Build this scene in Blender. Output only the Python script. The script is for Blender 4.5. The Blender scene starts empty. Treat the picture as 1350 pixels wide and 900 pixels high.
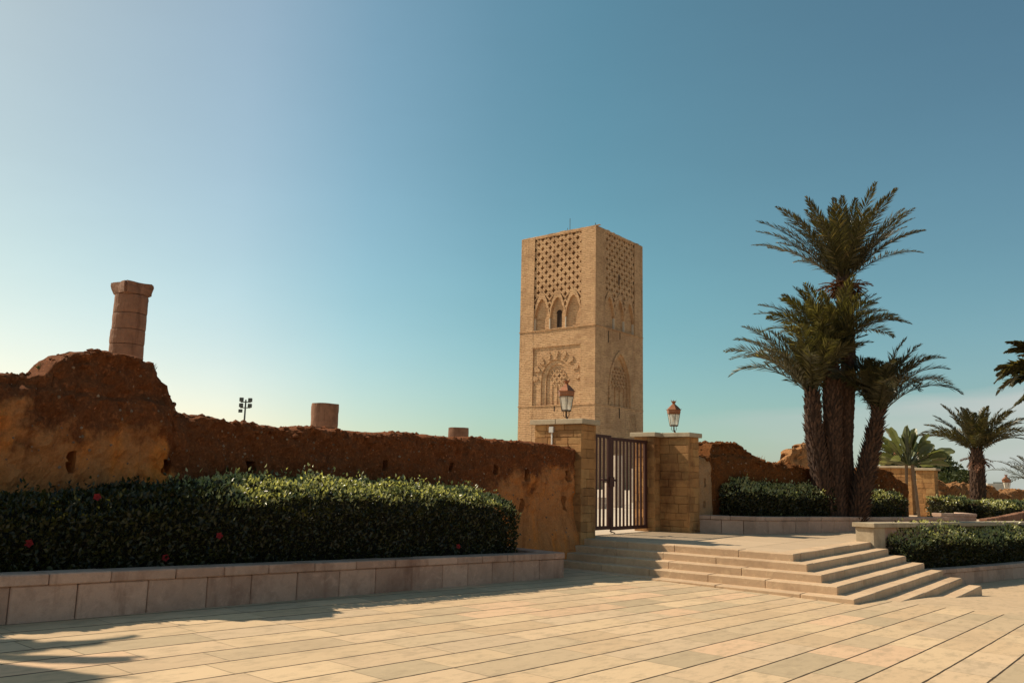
import bpy, math, random
import numpy as np
from mathutils import Vector, Matrix, noise
R = math.radians
random.seed(7)
rng = np.random.default_rng(11)

# ------------------------------------------------------------------ camera, sky, sun, exposure
F, PITCH, ROLL, YAW, EYE = 1094.1, 0.1634, 0.0228, 0.672, 1.614     # focal length in pixels of a 1350 px wide picture
def ray(x, y):
    X, Y = x - 675.0, y - 450.0
    c, s = math.cos(ROLL), math.sin(ROLL)
    X, Y = X*c + Y*s, -X*s + Y*c
    cp, sp = math.cos(PITCH), math.sin(PITCH)
    wx, wy, wz = X, F*cp + Y*sp, F*sp - Y*cp
    cy, sy = math.cos(YAW), math.sin(YAW)
    return Vector((wx*cy - wy*sy, wx*sy + wy*cy, wz)) / F
def at(x, y, D):                                                     # point at a real horizontal distance D from where the photographer stood
    d = ray(x, y); t = D / math.hypot(d.x, d.y)
    return Vector((0, 0, EYE)) + d*t
scene = bpy.context.scene
COL = scene.collection
cam_data = bpy.data.cameras.new('camera')
cam = bpy.data.objects.new('camera', cam_data); COL.objects.link(cam)
fw = ray(675, 450); rt = ray(676, 450) - fw; up = fw - ray(675, 451)
fw.normalize(); rt.normalize(); up.normalize()
m = Matrix((rt, up, -fw)).transposed().to_4x4(); m.translation = (0, 0, EYE)
cam.matrix_world = m
cam_data.sensor_width = 36.0; cam_data.lens = F/1350*36.0
cam_data.clip_start = 0.1; cam_data.clip_end = 6000
scene.camera = cam
scene.render.resolution_x, scene.render.resolution_y = 1024, 682

SUN_TRAVEL = Vector((1.03, 0.30, -1.0)).normalized()
SUN_ELEV = math.asin(-SUN_TRAVEL.z)
SUN_AZ = math.atan2(-SUN_TRAVEL.x, -SUN_TRAVEL.y)                     # clockwise from +Y
sun_data = bpy.data.lights.new('sun', 'SUN'); sun_data.energy = 5.0; sun_data.angle = R(0.53); sun_data.color = (1.0, 0.86, 0.66)
sun = bpy.data.objects.new('sun', sun_data); COL.objects.link(sun)
sun.rotation_euler = SUN_TRAVEL.to_track_quat('-Z', 'Y').to_euler(); sun.location = (-40, -10, 60)

world = bpy.data.worlds.new('World'); scene.world = world; world.use_nodes = True
wt = world.node_tree; wt.nodes.clear()
def wn(t, **k):
    n = wt.nodes.new(t)
    for a, b in k.items(): setattr(n, a, b)
    return n
sky = wn('ShaderNodeTexSky', sky_type='NISHITA', sun_disc=False, sun_elevation=SUN_ELEV, sun_rotation=SUN_AZ, altitude=20, air_density=1.0, dust_density=0.7, ozone_density=1.2)
SKY_TINT = (1.0, 1.0, 1.0, 1)
tint = wn('ShaderNodeMix', data_type='RGBA', blend_type='MULTIPLY'); tint.inputs[0].default_value = 1.0; tint.inputs[7].default_value = SKY_TINT
# hazy, paler air on the sun's side and deeper teal away from it
gdir = wn('ShaderNodeTexCoord'); flat = wn('ShaderNodeVectorMath', operation='MULTIPLY'); flat.inputs[1].default_value = (1, 1, 0)
wt.links.new(gdir.outputs['Generated'], flat.inputs[0]); nrmz = wn('ShaderNodeVectorMath', operation='NORMALIZE'); wt.links.new(flat.outputs[0], nrmz.inputs[0])
dot = wn('ShaderNodeVectorMath', operation='DOT_PRODUCT'); dot.inputs[1].default_value = tuple(Vector((-SUN_TRAVEL.x, -SUN_TRAVEL.y, 0)).normalized())
wt.links.new(nrmz.outputs[0], dot.inputs[0])
fac = wn('ShaderNodeMath', operation='MULTIPLY_ADD'); fac.inputs[1].default_value = 0.5; fac.inputs[2].default_value = 0.5; wt.links.new(dot.outputs['Value'], fac.inputs[0])
aur = wn('ShaderNodeValToRGB'); e = aur.color_ramp.elements
stops = ((-.2, (.66,.89,.76)), (.1, (.66,.94,.77)), (.30, (.65,.98,.80)), (.40, (.72,1.0,.82)), (.54, (.91,1.10,.90)), (.66, (1.22,1.21,.95)), (.82, (1.26,1.17,.86)))
while len(e) < len(stops): e.new(0.5)
for i, (p, c) in enumerate(stops): e[i].position = p*0.5 + 0.5; e[i].color = c + (1,)
wt.links.new(fac.outputs[0], aur.inputs[0])
wisp = wn('ShaderNodeTexNoise'); wisp.inputs['Scale'].default_value = 3.0; wisp.inputs['Detail'].default_value = 9; wisp.inputs['Roughness'].default_value = 0.62
wmap = wn('ShaderNodeMapping'); wmap.inputs['Scale'].default_value = (1, 1, 3.0); wt.links.new(gdir.outputs['Generated'], wmap.inputs[0]); wt.links.new(wmap.outputs[0], wisp.inputs['Vector'])
wv = wn('ShaderNodeMath', operation='MULTIPLY_ADD'); wv.inputs[1].default_value = 0.10; wv.inputs[2].default_value = 0.95; wt.links.new(wisp.outputs[0], wv.inputs[0])
wvc = wn('ShaderNodeVectorMath', operation='SCALE'); wt.links.new(aur.outputs[0], wvc.inputs[0]); wt.links.new(wv.outputs[0], wvc.inputs['Scale'])
veil = wn('ShaderNodeMix', data_type='RGBA', blend_type='MULTIPLY'); veil.inputs[0].default_value = 1.0
wt.links.new(sky.outputs[0], veil.inputs[6]); wt.links.new(wvc.outputs[0], veil.inputs[7]); wt.links.new(veil.outputs[2], tint.inputs[6])
# a low bank of thin cloud along the horizon to the right
geo = wn('ShaderNodeTexCoord')
sep = wn('ShaderNodeSeparateXYZ'); wt.links.new(geo.outputs['Generated'], sep.inputs[0])
def wmath(op, a, b=None, c=None, clamp=False):
    n = wn('ShaderNodeMath', operation=op, use_clamp=clamp)
    for i, v in enumerate((a, b, c)):
        if v is None: continue
        if isinstance(v, (int, float)): n.inputs[i].default_value = v
        else: wt.links.new(v, n.inputs[i])
    return n.outputs[0]
mp = wn('ShaderNodeMapping'); mp.inputs['Scale'].default_value = (2.2, 2.2, 16); wt.links.new(geo.outputs['Generated'], mp.inputs[0])
nz = wn('ShaderNodeTexNoise'); nz.inputs['Scale'].default_value = 2.0; nz.inputs['Detail'].default_value = 7; nz.inputs['Roughness'].default_value = 0.55
wt.links.new(mp.outputs[0], nz.inputs['Vector'])
az = wmath('ARCTAN2', sep.outputs[0], sep.outputs[1])                 # azimuth from +Y
rise = wmath('MULTIPLY_ADD', az, 0.085, 0.118)                        # top of the bank climbs to the right
rise = wmath('ADD', rise, wmath('MULTIPLY_ADD', nz.outputs[0], 0.03, -0.015))
edge = wmath('MULTIPLY', wmath('SUBTRACT', rise, sep.outputs[2]), 70.0, clamp=True)
side = wmath('MULTIPLY_ADD', az, 2.2, 1.15, clamp=True)
dens = wmath('MULTIPLY_ADD', nz.outputs[0], 1.1, 0.32, clamp=True)
mask = wmath('MULTIPLY', wmath('MULTIPLY', edge, side), dens, clamp=True)
cl = wn('ShaderNodeMix', data_type='RGBA'); wt.links.new(mask, cl.inputs[0]); wt.links.new(tint.outputs[2], cl.inputs[6]); cl.inputs[7].default_value = (4.7, 5.0, 4.8, 1)
low = wn('ShaderNodeMapRange', interpolation_type='SMOOTHSTEP'); low.inputs[1].default_value = 0.24; low.inputs[2].default_value = 0.02; wt.links.new(sep.outputs[2], low.inputs[0])
lowm = wn('ShaderNodeMix', data_type='RGBA', blend_type='MULTIPLY'); lowm.inputs[7].default_value = (1.04, .89, .97, 1)
wt.links.new(low.outputs[0], lowm.inputs[0]); wt.links.new(tint.outputs[2], lowm.inputs[6]); wt.links.new(lowm.outputs[2], cl.inputs[6])
bg = wn('ShaderNodeBackground'); bg.inputs[1].default_value = 0.102
wt.links.new(cl.outputs[2], bg.inputs[0])
wo = wn('ShaderNodeOutputWorld'); wt.links.new(bg.outputs[0], wo.inputs[0])
vs = scene.view_settings
vs.view_transform = 'Standard'; vs.look = 'None'; vs.exposure = 0.20; vs.gamma = 1.0; vs.use_curve_mapping = False

# ------------------------------------------------------------------ mesh helpers
class MB:
    def __init__(s): s.v = []; s.f = []
    def add(s, vs, fs):
        o = len(s.v); s.v.extend([tuple(v) for v in vs]); s.f.extend([tuple(i + o for i in f) for f in fs])
    def box(s, p0, p1, bev=0.0, O=None, X=None, Y=None, Z=None, jit=0.0):
        """box between p0 and p1 in a frame (O; X,Y,Z); chamfered when bev > 0"""
        a, b = np.minimum(p0, p1), np.maximum(p0, p1)
        if bev <= 0:
            P = [(a[0],a[1],a[2]),(b[0],a[1],a[2]),(b[0],b[1],a[2]),(a[0],b[1],a[2]),(a[0],a[1],b[2]),(b[0],a[1],b[2]),(b[0],b[1],b[2]),(a[0],b[1],b[2])]
            Fs = [(0,3,2,1),(4,5,6,7),(0,1,5,4),(1,2,6,5),(2,3,7,6),(3,0,4,7)]
        else:
            P = []; idx = {}
            for sx in (0,1):
                for sy in (0,1):
                    for sz in (0,1):
                        c = [(a,b)[sx][0], (a,b)[sy][1], (a,b)[sz][2]]
                        d = [(bev,-bev)[sx], (bev,-bev)[sy], (bev,-bev)[sz]]
                        for ax in range(3):
                            q = [c[k] + (d[k] if k != ax else 0) for k in range(3)]
                            idx[(sx,sy,sz,ax)] = len(P); P.append(q)
            Fs = []
            for ax in range(3):
                o1, o2 = [(1,2),(2,0),(0,1)][ax]
                for sd in (0,1):
                    q = []
                    for (u, w) in ((0,0),(1,0),(1,1),(0,1)):
                        k = [0,0,0]; k[ax] = sd; k[o1] = u; k[o2] = w
                        q.append(idx[(k[0],k[1],k[2],ax)])
                    Fs.append(tuple(q if sd else q[::-1]))
            for ax in range(3):
                o1, o2 = [(1,2),(2,0),(0,1)][ax]
                for u in (0,1):
                    for w in (0,1):
                        def kk(e, face):
                            k = [0,0,0]; k[ax] = e; k[o1] = u; k[o2] = w
                            return idx[(k[0],k[1],k[2],face)]
                        q = (kk(0,o1), kk(1,o1), kk(1,o2), kk(0,o2))
                        Fs.append(q if (u + w) % 2 else q[::-1])
            for sx in (0,1):
                for sy in (0,1):
                    for sz in (0,1):
                        q = (idx[(sx,sy,sz,0)], idx[(sx,sy,sz,1)], idx[(sx,sy,sz,2)])
                        Fs.append(q if (sx+sy+sz) % 2 else q[::-1])
            if jit: P = [[c + random.uniform(-jit, jit) for c in p] for p in P]
        if O is not None:
            O = Vector(O); P = [O + X*p[0] + Y*p[1] + Z*p[2] for p in P]
        s.add(P, Fs)
    def tube(s, pts, rad, n=8, cap=True):
        pts = [Vector(p) for p in pts]; k = len(pts); ring = []
        for i, p in enumerate(pts):
            d = (pts[min(i+1,k-1)] - pts[max(i-1,0)]).normalized()
            a = d.cross(Vector((0.3,1,0.1))).normalized() if abs(d.y) < 0.9 else d.cross(Vector((1,0,0.1))).normalized()
            b = d.cross(a); r = rad[i] if hasattr(rad,'__len__') else rad
            ring.append([p + (a*math.cos(2*math.pi*j/n) + b*math.sin(2*math.pi*j/n))*r for j in range(n)])
        V = [q for r_ in ring for q in r_]; Fs = []
        for i in range(k-1):
            for j in range(n):
                j2 = (j+1) % n; Fs.append((i*n+j, i*n+j2, (i+1)*n+j2, (i+1)*n+j))
        if cap: Fs.append(tuple(range(n))[::-1]); Fs.append(tuple((k-1)*n + j for j in range(n)))
        s.add(V, Fs)
    def lathe(s, c, prof, n=24, rot=0.0):
        V = []; Fs = []; k = len(prof)
        for (r, z) in prof:
            for j in range(n):
                a = rot + 2*math.pi*j/n; V.append((c[0] + r*math.cos(a), c[1] + r*math.sin(a), c[2] + z))
        for i in range(k-1):
            for j in range(n):
                j2 = (j+1) % n; Fs.append((i*n+j, i*n+j2, (i+1)*n+j2, (i+1)*n+j))
        Fs.append(tuple(range(n))[::-1]); Fs.append(tuple((k-1)*n + j for j in range(n)))
        s.add(V, Fs)
    def build(s, name, mat, parent=None, smooth=False):
        me = bpy.data.meshes.new(name); me.from_pydata([tuple(v) for v in s.v], [], s.f)
        if smooth: me.polygons.foreach_set('use_smooth', [True]*len(me.polygons))
        me.materials.append(mat); me.update()
        return link(name, me, parent)
def link(name, me, parent=None):
    o = bpy.data.objects.new(name, me); COL.objects.link(o)
    if parent is not None:
        o.parent = parent; o.matrix_parent_inverse = Matrix.Translation(-Vector(parent.location))
    return o
def np_mesh(name, V, Fq, mat, parent=None, smooth=False):
    """mesh from numpy arrays; Fq is (n,3) or (n,4)"""
    me = bpy.data.meshes.new(name); n, k = Fq.shape
    me.vertices.add(len(V)); me.vertices.foreach_set('co', np.asarray(V, np.float32).ravel())
    me.loops.add(n*k); me.loops.foreach_set('vertex_index', np.asarray(Fq, np.int32).ravel())
    me.polygons.add(n); me.polygons.foreach_set('loop_start', np.arange(0, n*k, k, dtype=np.int32))
    if smooth: me.polygons.foreach_set('use_smooth', np.ones(n, bool))
    me.materials.append(mat); me.update(calc_edges=True); me.validate()
    return link(name, me, parent)
def tag(o, label=None, cat=None, group=None, kind=None):
    if label: o['label'] = label
    if cat: o['category'] = cat
    if group: o['group'] = group
    if kind: o['kind'] = kind
    return o
def thing(name, loc, label, cat, group=None):
    o = bpy.data.objects.new(name, None); COL.objects.link(o); o.location = loc; o.empty_display_size = 0.2
    return tag(o, label, cat, group)
def structure(o): o['kind'] = 'structure'; return o

# ------------------------------------------------------------------ materials
class NT:
    """small node-graph helper"""
    def __init__(s, name, rough=0.9, spec=0.25):
        s.m = bpy.data.materials.new(name); s.m.use_nodes = True; s.t = s.m.node_tree
        s.b = s.t.nodes['Principled BSDF']; s.b.inputs['Roughness'].default_value = rough
        s.b.inputs['Specular IOR Level'].default_value = spec
        g = s.t.nodes.new('ShaderNodeNewGeometry'); s.pos = g.outputs['Position']; s.rand = g.outputs['Random Per Island']; s.nrm = g.outputs['Normal']
        sp = s.t.nodes.new('ShaderNodeSeparateXYZ'); s.t.links.new(s.pos, sp.inputs[0]); s.x, s.y, s.z = sp.outputs
    def put(s, sock, v):
        if isinstance(v, bpy.types.NodeSocket): s.t.links.new(v, sock)
        elif isinstance(v, (tuple, list)): sock.default_value = tuple(v) if len(v) == len(sock.default_value) else tuple(v) + (1,)
        else: sock.default_value = v
    def math(s, op, a, b=0.0, c=0.0, clamp=False):
        n = s.t.nodes.new('ShaderNodeMath'); n.operation = op; n.use_clamp = clamp
        for i, v in enumerate((a, b, c)): s.put(n.inputs[i], v)
        return n.outputs[0]
    def vec(s, x=0.0, y=0.0, z=0.0):
        n = s.t.nodes.new('ShaderNodeCombineXYZ')
        for i, v in enumerate((x, y, z)): s.put(n.inputs[i], v)
        return n.outputs[0]
    def noise(s, scale, detail=5, rough=0.6, vec=None, stretch=None, dist=0.0):
        v = vec if vec is not None else s.pos
        if stretch:
            mp = s.t.nodes.new('ShaderNodeMapping'); mp.inputs['Scale'].default_value = stretch; s.t.links.new(v, mp.inputs[0]); v = mp.outputs[0]
        n = s.t.nodes.new('ShaderNodeTexNoise'); n.inputs['Scale'].default_value = scale; n.inputs['Detail'].default_value = detail
        n.inputs['Roughness'].default_value = rough; n.inputs['Distortion'].default_value = dist; s.t.links.new(v, n.inputs['Vector'])
        return n.outputs[0]
    def white(s, vec):
        n = s.t.nodes.new('ShaderNodeTexWhiteNoise'); n.noise_dimensions = '3D'; s.t.links.new(vec, n.inputs['Vector']); return n.outputs['Value']
    def voronoi(s, scale, feature='F1', vec=None):
        n = s.t.nodes.new('ShaderNodeTexVoronoi'); n.feature = feature; n.inputs['Scale'].default_value = scale
        s.t.links.new(vec if vec is not None else s.pos, n.inputs['Vector']); return n.outputs['Distance']
    def step(s, v, lo, hi):
        n = s.t.nodes.new('ShaderNodeMapRange'); n.interpolation_type = 'SMOOTHSTEP'; s.put(n.inputs[0], v)
        n.inputs[1].default_value = lo; n.inputs[2].default_value = hi; return n.outputs[0]
    def ramp(s, v, stops, interp='LINEAR'):
        n = s.t.nodes.new('ShaderNodeValToRGB'); n.color_ramp.interpolation = interp; e = n.color_ramp.elements
        while len(e) < len(stops): e.new(0.5)
        for i, (p, c) in enumerate(stops): e[i].position = p; e[i].color = tuple(c) + (1,)
        s.put(n.inputs[0], v); return n.outputs[0]
    def mix(s, f, a, b, mode='MIX'):
        n = s.t.nodes.new('ShaderNodeMix'); n.data_type = 'RGBA'; n.blend_type = mode
        s.put(n.inputs[0], f); s.put(n.inputs[6], a); s.put(n.inputs[7], b); return n.outputs[2]
    def bump(s, h, dist=0.02, strength=1.0):
        n = s.t.nodes.new('ShaderNodeBump'); n.inputs['Distance'].default_value = dist; n.inputs['Strength'].default_value = strength
        s.put(n.inputs['Height'], h); s.t.links.new(n.outputs[0], s.b.inputs['Normal']); return n
    def col(s, c): s.put(s.b.inputs['Base Color'], c); return s

def mat_stone(name, base, dark, scale=3.0, vary=0.25, stain=0.45, rough=0.85, bump=0.004, warm=None, drip=0.0):
    """dressed stone: tone per block, soft clouds, dirt"""
    n = NT(name, rough)
    c = n.mix(n.noise(scale, 6), base, tuple(x*0.8 for x in base))
    tone = n.math('MULTIPLY_ADD', n.rand, 2*vary, 1 - vary)
    c = n.mix(1.0, c, n.vec(tone, tone, tone), 'MULTIPLY')
    if warm is not None: c = n.mix(n.math('MULTIPLY', n.step(n.white(n.vec(n.rand, 0.3, 0.7)), 0.5, 0.95), 0.75), c, warm)
    c = n.mix(n.math('MULTIPLY', n.step(n.noise(scale*3.0, 7, 0.7), 0.45, 0.65), stain*0.55), c, tuple(x*0.55 for x in base))
    c = n.mix(n.math('MULTIPLY', n.step(n.noise(scale*2.0, 7, 0.7, dist=1.0), 0.52, 0.68), 0.35), c, tuple(min(.8, x*1.35) for x in base))
    st = n.step(n.noise(scale*0.45, 7, 0.65), 0.48, 0.68)
    c = n.mix(n.math('MULTIPLY', st, stain), c, dark)
    if drip:
        dr = n.step(n.noise(5.0, 5, 0.6, stretch=(1, 1, 0.16)), 0.55, 0.72)
        c = n.mix(n.math('MULTIPLY', dr, drip), c, dark)
    fine = n.noise(60, 4, 0.7)
    c = n.mix(n.math('MULTIPLY', n.step(fine, 0.5, 0.8), 0.3), c, dark)
    n.col(c); n.bump(n.math('ADD', n.noise(25, 8, 0.7), n.noise(scale, 4)), bump)
    return n.m

def mat_pavers():
    n = NT('paving_slabs', 0.8)
    W = 0.47
    wob = n.math('MULTIPLY_ADD', n.noise(1.7, 2), 0.012, -0.006)
    xr = n.math('DIVIDE', n.math('ADD', n.math('SUBTRACT', n.x, -2.15), wob), W)
    near = n.math('LESS_THAN', n.y, 17.62)
    row = n.math('FLOOR', xr); fx = n.math('SUBTRACT', xr, row)
    rr = n.white(n.vec(row, 3.1, 1.7)); r2 = n.white(n.vec(row, 9.1, 4.7))
    L = n.math('MULTIPLY_ADD', r2, 0.6, 1.0)
    yu = n.math('ADD', n.math('DIVIDE', n.y, L), n.math('MULTIPLY', rr, 37.0))
    yu = n.math('ADD', yu, n.math('MULTIPLY', n.math('SINE', n.math('MULTIPLY', yu, 2.3)), 0.16))     # uneven lengths
    cy = n.math('FLOOR', yu); fy = n.math('SUBTRACT', yu, cy)
    dx = n.math('MULTIPLY', n.math('MINIMUM', fx, n.math('SUBTRACT', 1.0, fx)), W)
    dy = n.math('MULTIPLY', n.math('MINIMUM', fy, n.math('SUBTRACT', 1.0, fy)), L)
    cell = n.white(n.vec(row, cy, 0.5)); cell2 = n.white(n.vec(row, cy, 7.5))
    c = n.ramp(cell, [(0.0,(.50,.355,.215)),(0.22,(.55,.40,.245)),(0.40,(.455,.34,.215)),(0.55,(.52,.375,.235)),(0.69,(.41,.315,.20)),(0.80,(.555,.37,.23)),(0.88,(.50,.37,.24))], 'CONSTANT')
    plain = n.mix(n.noise(0.9, 5), (.52,.375,.24), (.44,.32,.20))
    nm = n.math('SUBTRACT', 1.0, n.step(n.y, 17.0, 18.6))
    c = n.mix(n.math('MULTIPLY', nm, 0.9), plain, c)
    tone = n.math('MULTIPLY_ADD', cell2, 0.14, 0.93); c = n.mix(nm, c, n.mix(1.0, c, n.vec(tone, tone, tone), 'MULTIPLY'))
    # mottling stretched along each slab, stains and fine grit
    c = n.mix(n.math('MULTIPLY', n.step(n.noise(3.5, 7, 0.7, stretch=(2.2, 0.8, 1)), 0.46, 0.66), 0.50), c, (.29,.22,.14))
    c = n.mix(n.math('MULTIPLY', n.step(n.noise(9, 6, 0.7), 0.52, 0.75), 0.35), c, (.60,.45,.27))
    c = n.mix(n.math('MULTIPLY', n.step(n.noise(0.6, 6, 0.65), 0.52, 0.68), 0.35), c, (.33,.24,.15))
    c = n.mix(n.math('MULTIPLY', n.step(n.noise(110, 3, 0.7), 0.58, 0.75), 0.35), c, (.2,.15,.09))
    worn = n.noise(5, 4, 0.6)
    jw = n.math('MULTIPLY_ADD', worn, 0.013, 0.001)
    jrow = n.math('MULTIPLY', n.math('SUBTRACT', 1.0, n.step(n.math('SUBTRACT', dx, jw), 0.0, 0.006)), near)
    jcol = n.math('MULTIPLY', n.math('MULTIPLY', n.math('SUBTRACT', 1.0, n.step(dy, 0.001, 0.007)), 0.55), near)
    j = n.math('MAXIMUM', jrow, jcol)
    c = n.mix(j, n.mix(1.0, c, (1.13, 1.12, 1.10), 'MULTIPLY'), (.060,.038,.020))
    n.col(c)
    h = n.math('SUBTRACT', n.math('MULTIPLY_ADD', n.noise(30, 6, 0.7), 0.12, n.math('MULTIPLY', cell2, 0.10)), n.math('MULTIPLY', j, 1.0))
    n.bump(h, 0.012)
    return n.m

def mat_plain_paving(name, a, b, jointx=1.1, jointy=0.75):
    n = NT(name, 0.82)
    c = n.mix(n.noise(1.3, 6), a, b)
    c = n.mix(n.math('MULTIPLY', n.step(n.noise(6, 6, 0.7), 0.5, 0.75), 0.35), c, tuple(x*0.7 for x in b))
    u = n.math('DIVIDE', n.x, jointx); v = n.math('DIVIDE', n.y, jointy)
    def line(t, w): 
        f = n.math('FRACT', t); return n.math('SUBTRACT', 1.0, n.step(n.math('MINIMUM', f, n.math('SUBTRACT', 1.0, f)), w*0.4, w))
    cell = n.white(n.vec(n.math('FLOOR', u), n.math('FLOOR', v), 2.0)); t = n.math('MULTIPLY_ADD', cell, 0.16, 0.92)
    c = n.mix(1.0, c, n.vec(t, t, t), 'MULTIPLY')
    j = n.math('MULTIPLY', n.math('MAXIMUM', line(u, 0.008), line(v, 0.01)), 0.6)
    n.col(n.mix(j, c, (.12,.085,.05))); n.bump(n.noise(30, 6, 0.7), 0.003)
    return n.m

def mat_earth(name, rough_c, plaster, stain, plaster_top=1.75, bias=0.0, lumps=0.05, zones=False):
    """rammed earth: crumbling rough top, smoother plastered lower part with rusty stains"""
    n = NT(name, 0.97, 0.1)
    rc = n.mix(n.noise(2.2, 8, 0.7), rough_c, tuple(x*0.45 for x in rough_c))
    rc = n.mix(n.math('MULTIPLY', n.step(n.noise(14, 6, 0.7), 0.52, 0.7), 0.6), rc, tuple(min(1, x*1.7) for x in rough_c))
    peb = n.math('MULTIPLY', n.math('SUBTRACT', 1.0, n.step(n.voronoi(9.0), 0.10, 0.2)), n.step(n.noise(3, 3), 0.55, 0.7))
    rc = n.mix(n.math('MULTIPLY', peb, 0.7), rc, tuple(min(1, x*2.4 + .06) for x in rough_c))
    pc = n.mix(n.noise(1.1, 7, 0.65), plaster, tuple(x*0.55 for x in plaster))
    pc = n.mix(n.math('MULTIPLY', n.step(n.noise(1.6, 6, 0.6, stretch=(1, 1, 0.35)), 0.47, 0.66), 0.9), pc, stain)
    pc = n.mix(n.math('MULTIPLY', n.step(n.noise(7, 8, 0.75), 0.5, 0.72), 0.45), pc, tuple(x*0.4 for x in plaster))
    drips = n.step(n.noise(4.5, 6, 0.6, stretch=(1, 1, 0.1)), 0.5, 0.7)
    pc = n.mix(n.math('MULTIPLY', drips, 0.5), pc, tuple(x*0.8 for x in rough_c))
    hgt = n.math('ADD', n.math('SUBTRACT', plaster_top + bias, n.z), n.math('MULTIPLY_ADD', n.noise(1.3, 7, 0.65, stretch=(1, 1, 0.8)), 2.2, -1.1))
    if zones:                                                            # where the old plaster has survived along the wall
        zn = n.ramp(n.math('DIVIDE', n.math('ADD', n.y, 5.0), 23.0), [(0.0,(.55,)*3),(0.42,(.62,)*3),(0.505,(.62,)*3),(0.525,(.12,)*3),(0.70,(.10,)*3),(0.80,(.30,)*3),(0.88,(.44,)*3),(1.0,(.46,)*3)])
        hgt = n.math('ADD', n.math('MULTIPLY_ADD', zn, 2.6, -1.15), hgt)
    msk = n.step(hgt, -0.08, 0.30)
    gr = n.math('MULTIPLY_ADD', n.step(n.noise(26, 8, 0.8), 0.35, 0.65), 0.55, 0.72); wt_c = n.mix(msk, rc, pc)
    wt_c = n.mix(n.math('MULTIPLY_ADD', msk, -0.45, 1.0), wt_c, n.mix(1.0, wt_c, n.vec(gr, gr, gr), 'MULTIPLY'))
    n.col(wt_c)
    h = n.math('ADD', n.math('MULTIPLY', n.noise(6, 9, 0.72), 1.0), n.math('MULTIPLY', n.noise(28, 8, 0.75), 0.55))
    n.bump(h, lumps)
    return n.m

def mat_tower():
    n = NT('tower_sandstone', 0.95, 0.1)
    uv = n.vec(n.math('ADD', n.math('ADD', n.x, n.y), n.math('MULTIPLY', n.noise(0.8, 4), 1.2)), n.math('ADD', n.z, n.math('MULTIPLY', n.noise(0.5, 5, 0.6), 0.55)), 0.0)
    br = n.t.nodes.new('ShaderNodeTexBrick'); n.t.links.new(uv, br.inputs['Vector'])
    br.inputs['Scale'].default_value = 1.0; br.inputs['Brick Width'].default_value = 1.15; br.inputs['Row Height'].default_value = 0.31
    br.inputs['Mortar Size'].default_value = 0.025; br.inputs['Mortar Smooth'].default_value = 0.4; br.offset = 0.37; br.inputs['Bias'].default_value = -0.1
    br.inputs['Color1'].default_value = (.68,.43,.245,1); br.inputs['Color2'].default_value = (.60,.37,.205,1); br.inputs['Mortar'].default_value = (.42,.25,.12,1)
    c = n.mix(n.math('MULTIPLY', n.step(n.noise(0.25, 8, 0.7), 0.45, 0.62), 0.55), br.outputs[0], (.37,.215,.115))
    c = n.mix(n.math('MULTIPLY', n.step(n.noise(1.0, 7, 0.7, stretch=(.6, .6, 2.6)), 0.48, 0.66), 0.65), c, (.66,.43,.23))
    c = n.mix(n.math('MULTIPLY', n.step(n.noise(0.9, 6, 0.7, stretch=(1, 1, 3.5)), 0.50, 0.66), 0.6), c, (.34,.185,.09))
    c = n.mix(n.math('MULTIPLY', n.step(n.noise(0.8, 6, 0.6, stretch=(1.4, 1.4, 0.12)), 0.52, 0.68), 0.45), c, (.33,.19,.105))
    c = n.mix(n.math('MULTIPLY', n.step(n.noise(3.0, 6, 0.75), 0.54, 0.7), 0.5), c, (.27,.15,.08))
    n.col(c)
    n.bump(n.math('ADD', n.math('MULTIPLY', br.outputs['Fac'], -0.6), n.noise(2.2, 8, 0.72, stretch=(1, 1, 2.5))), 0.16)
    return n.m

def mat_leaf(name, a, b, trans=0.35, rough=0.45, spec=0.4, tipc=None):
    n = NT(name, rough, spec)
    c = n.ramp(n.rand, [(0.0, a), (0.6, tuple((p+q)/2 for p, q in zip(a, b))), (1.0, b)])
    if tipc: c = n.mix(n.math('GREATER_THAN', n.white(n.vec(n.rand, 0.1, 0.9)), 0.93), c, tipc)
    c = n.mix(n.math('MULTIPLY', n.step(n.noise(1.4, 4), 0.4, 0.7), 0.35), c, tuple(x*0.6 for x in a))
    n.col(c)
    tr = n.t.nodes.new('ShaderNodeBsdfTranslucent'); n.put(tr.inputs[0], n.mix(1.0, c, (2.0, 2.0, 0.9), 'MULTIPLY'))
    ms = n.t.nodes.new('ShaderNodeMixShader'); ms.inputs[0].default_value = trans
    n.t.links.new(n.b.outputs[0], ms.inputs[1]); n.t.links.new(tr.outputs[0], ms.inputs[2])
    n.t.links.new(ms.outputs[0], n.t.nodes['Material Output'].inputs[0])
    return n.m

def mat_simple(name, c, rough=0.6, metal=0.0, vary=0.25, scale=8, bump=0.002, spec=0.4):
    n = NT(name, rough, spec); n.b.inputs['Metallic'].default_value = metal
    k = n.mix(n.noise(scale, 6, 0.65), c, tuple(x*(1-2*vary) for x in c))
    t = n.math('MULTIPLY_ADD', n.rand, vary, 1 - vary*0.5); k = n.mix(1.0, k, n.vec(t, t, t), 'MULTIPLY')
    n.col(k)
    if bump: n.bump(n.noise(scale*4, 6, 0.7), bump)
    return n.m

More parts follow.
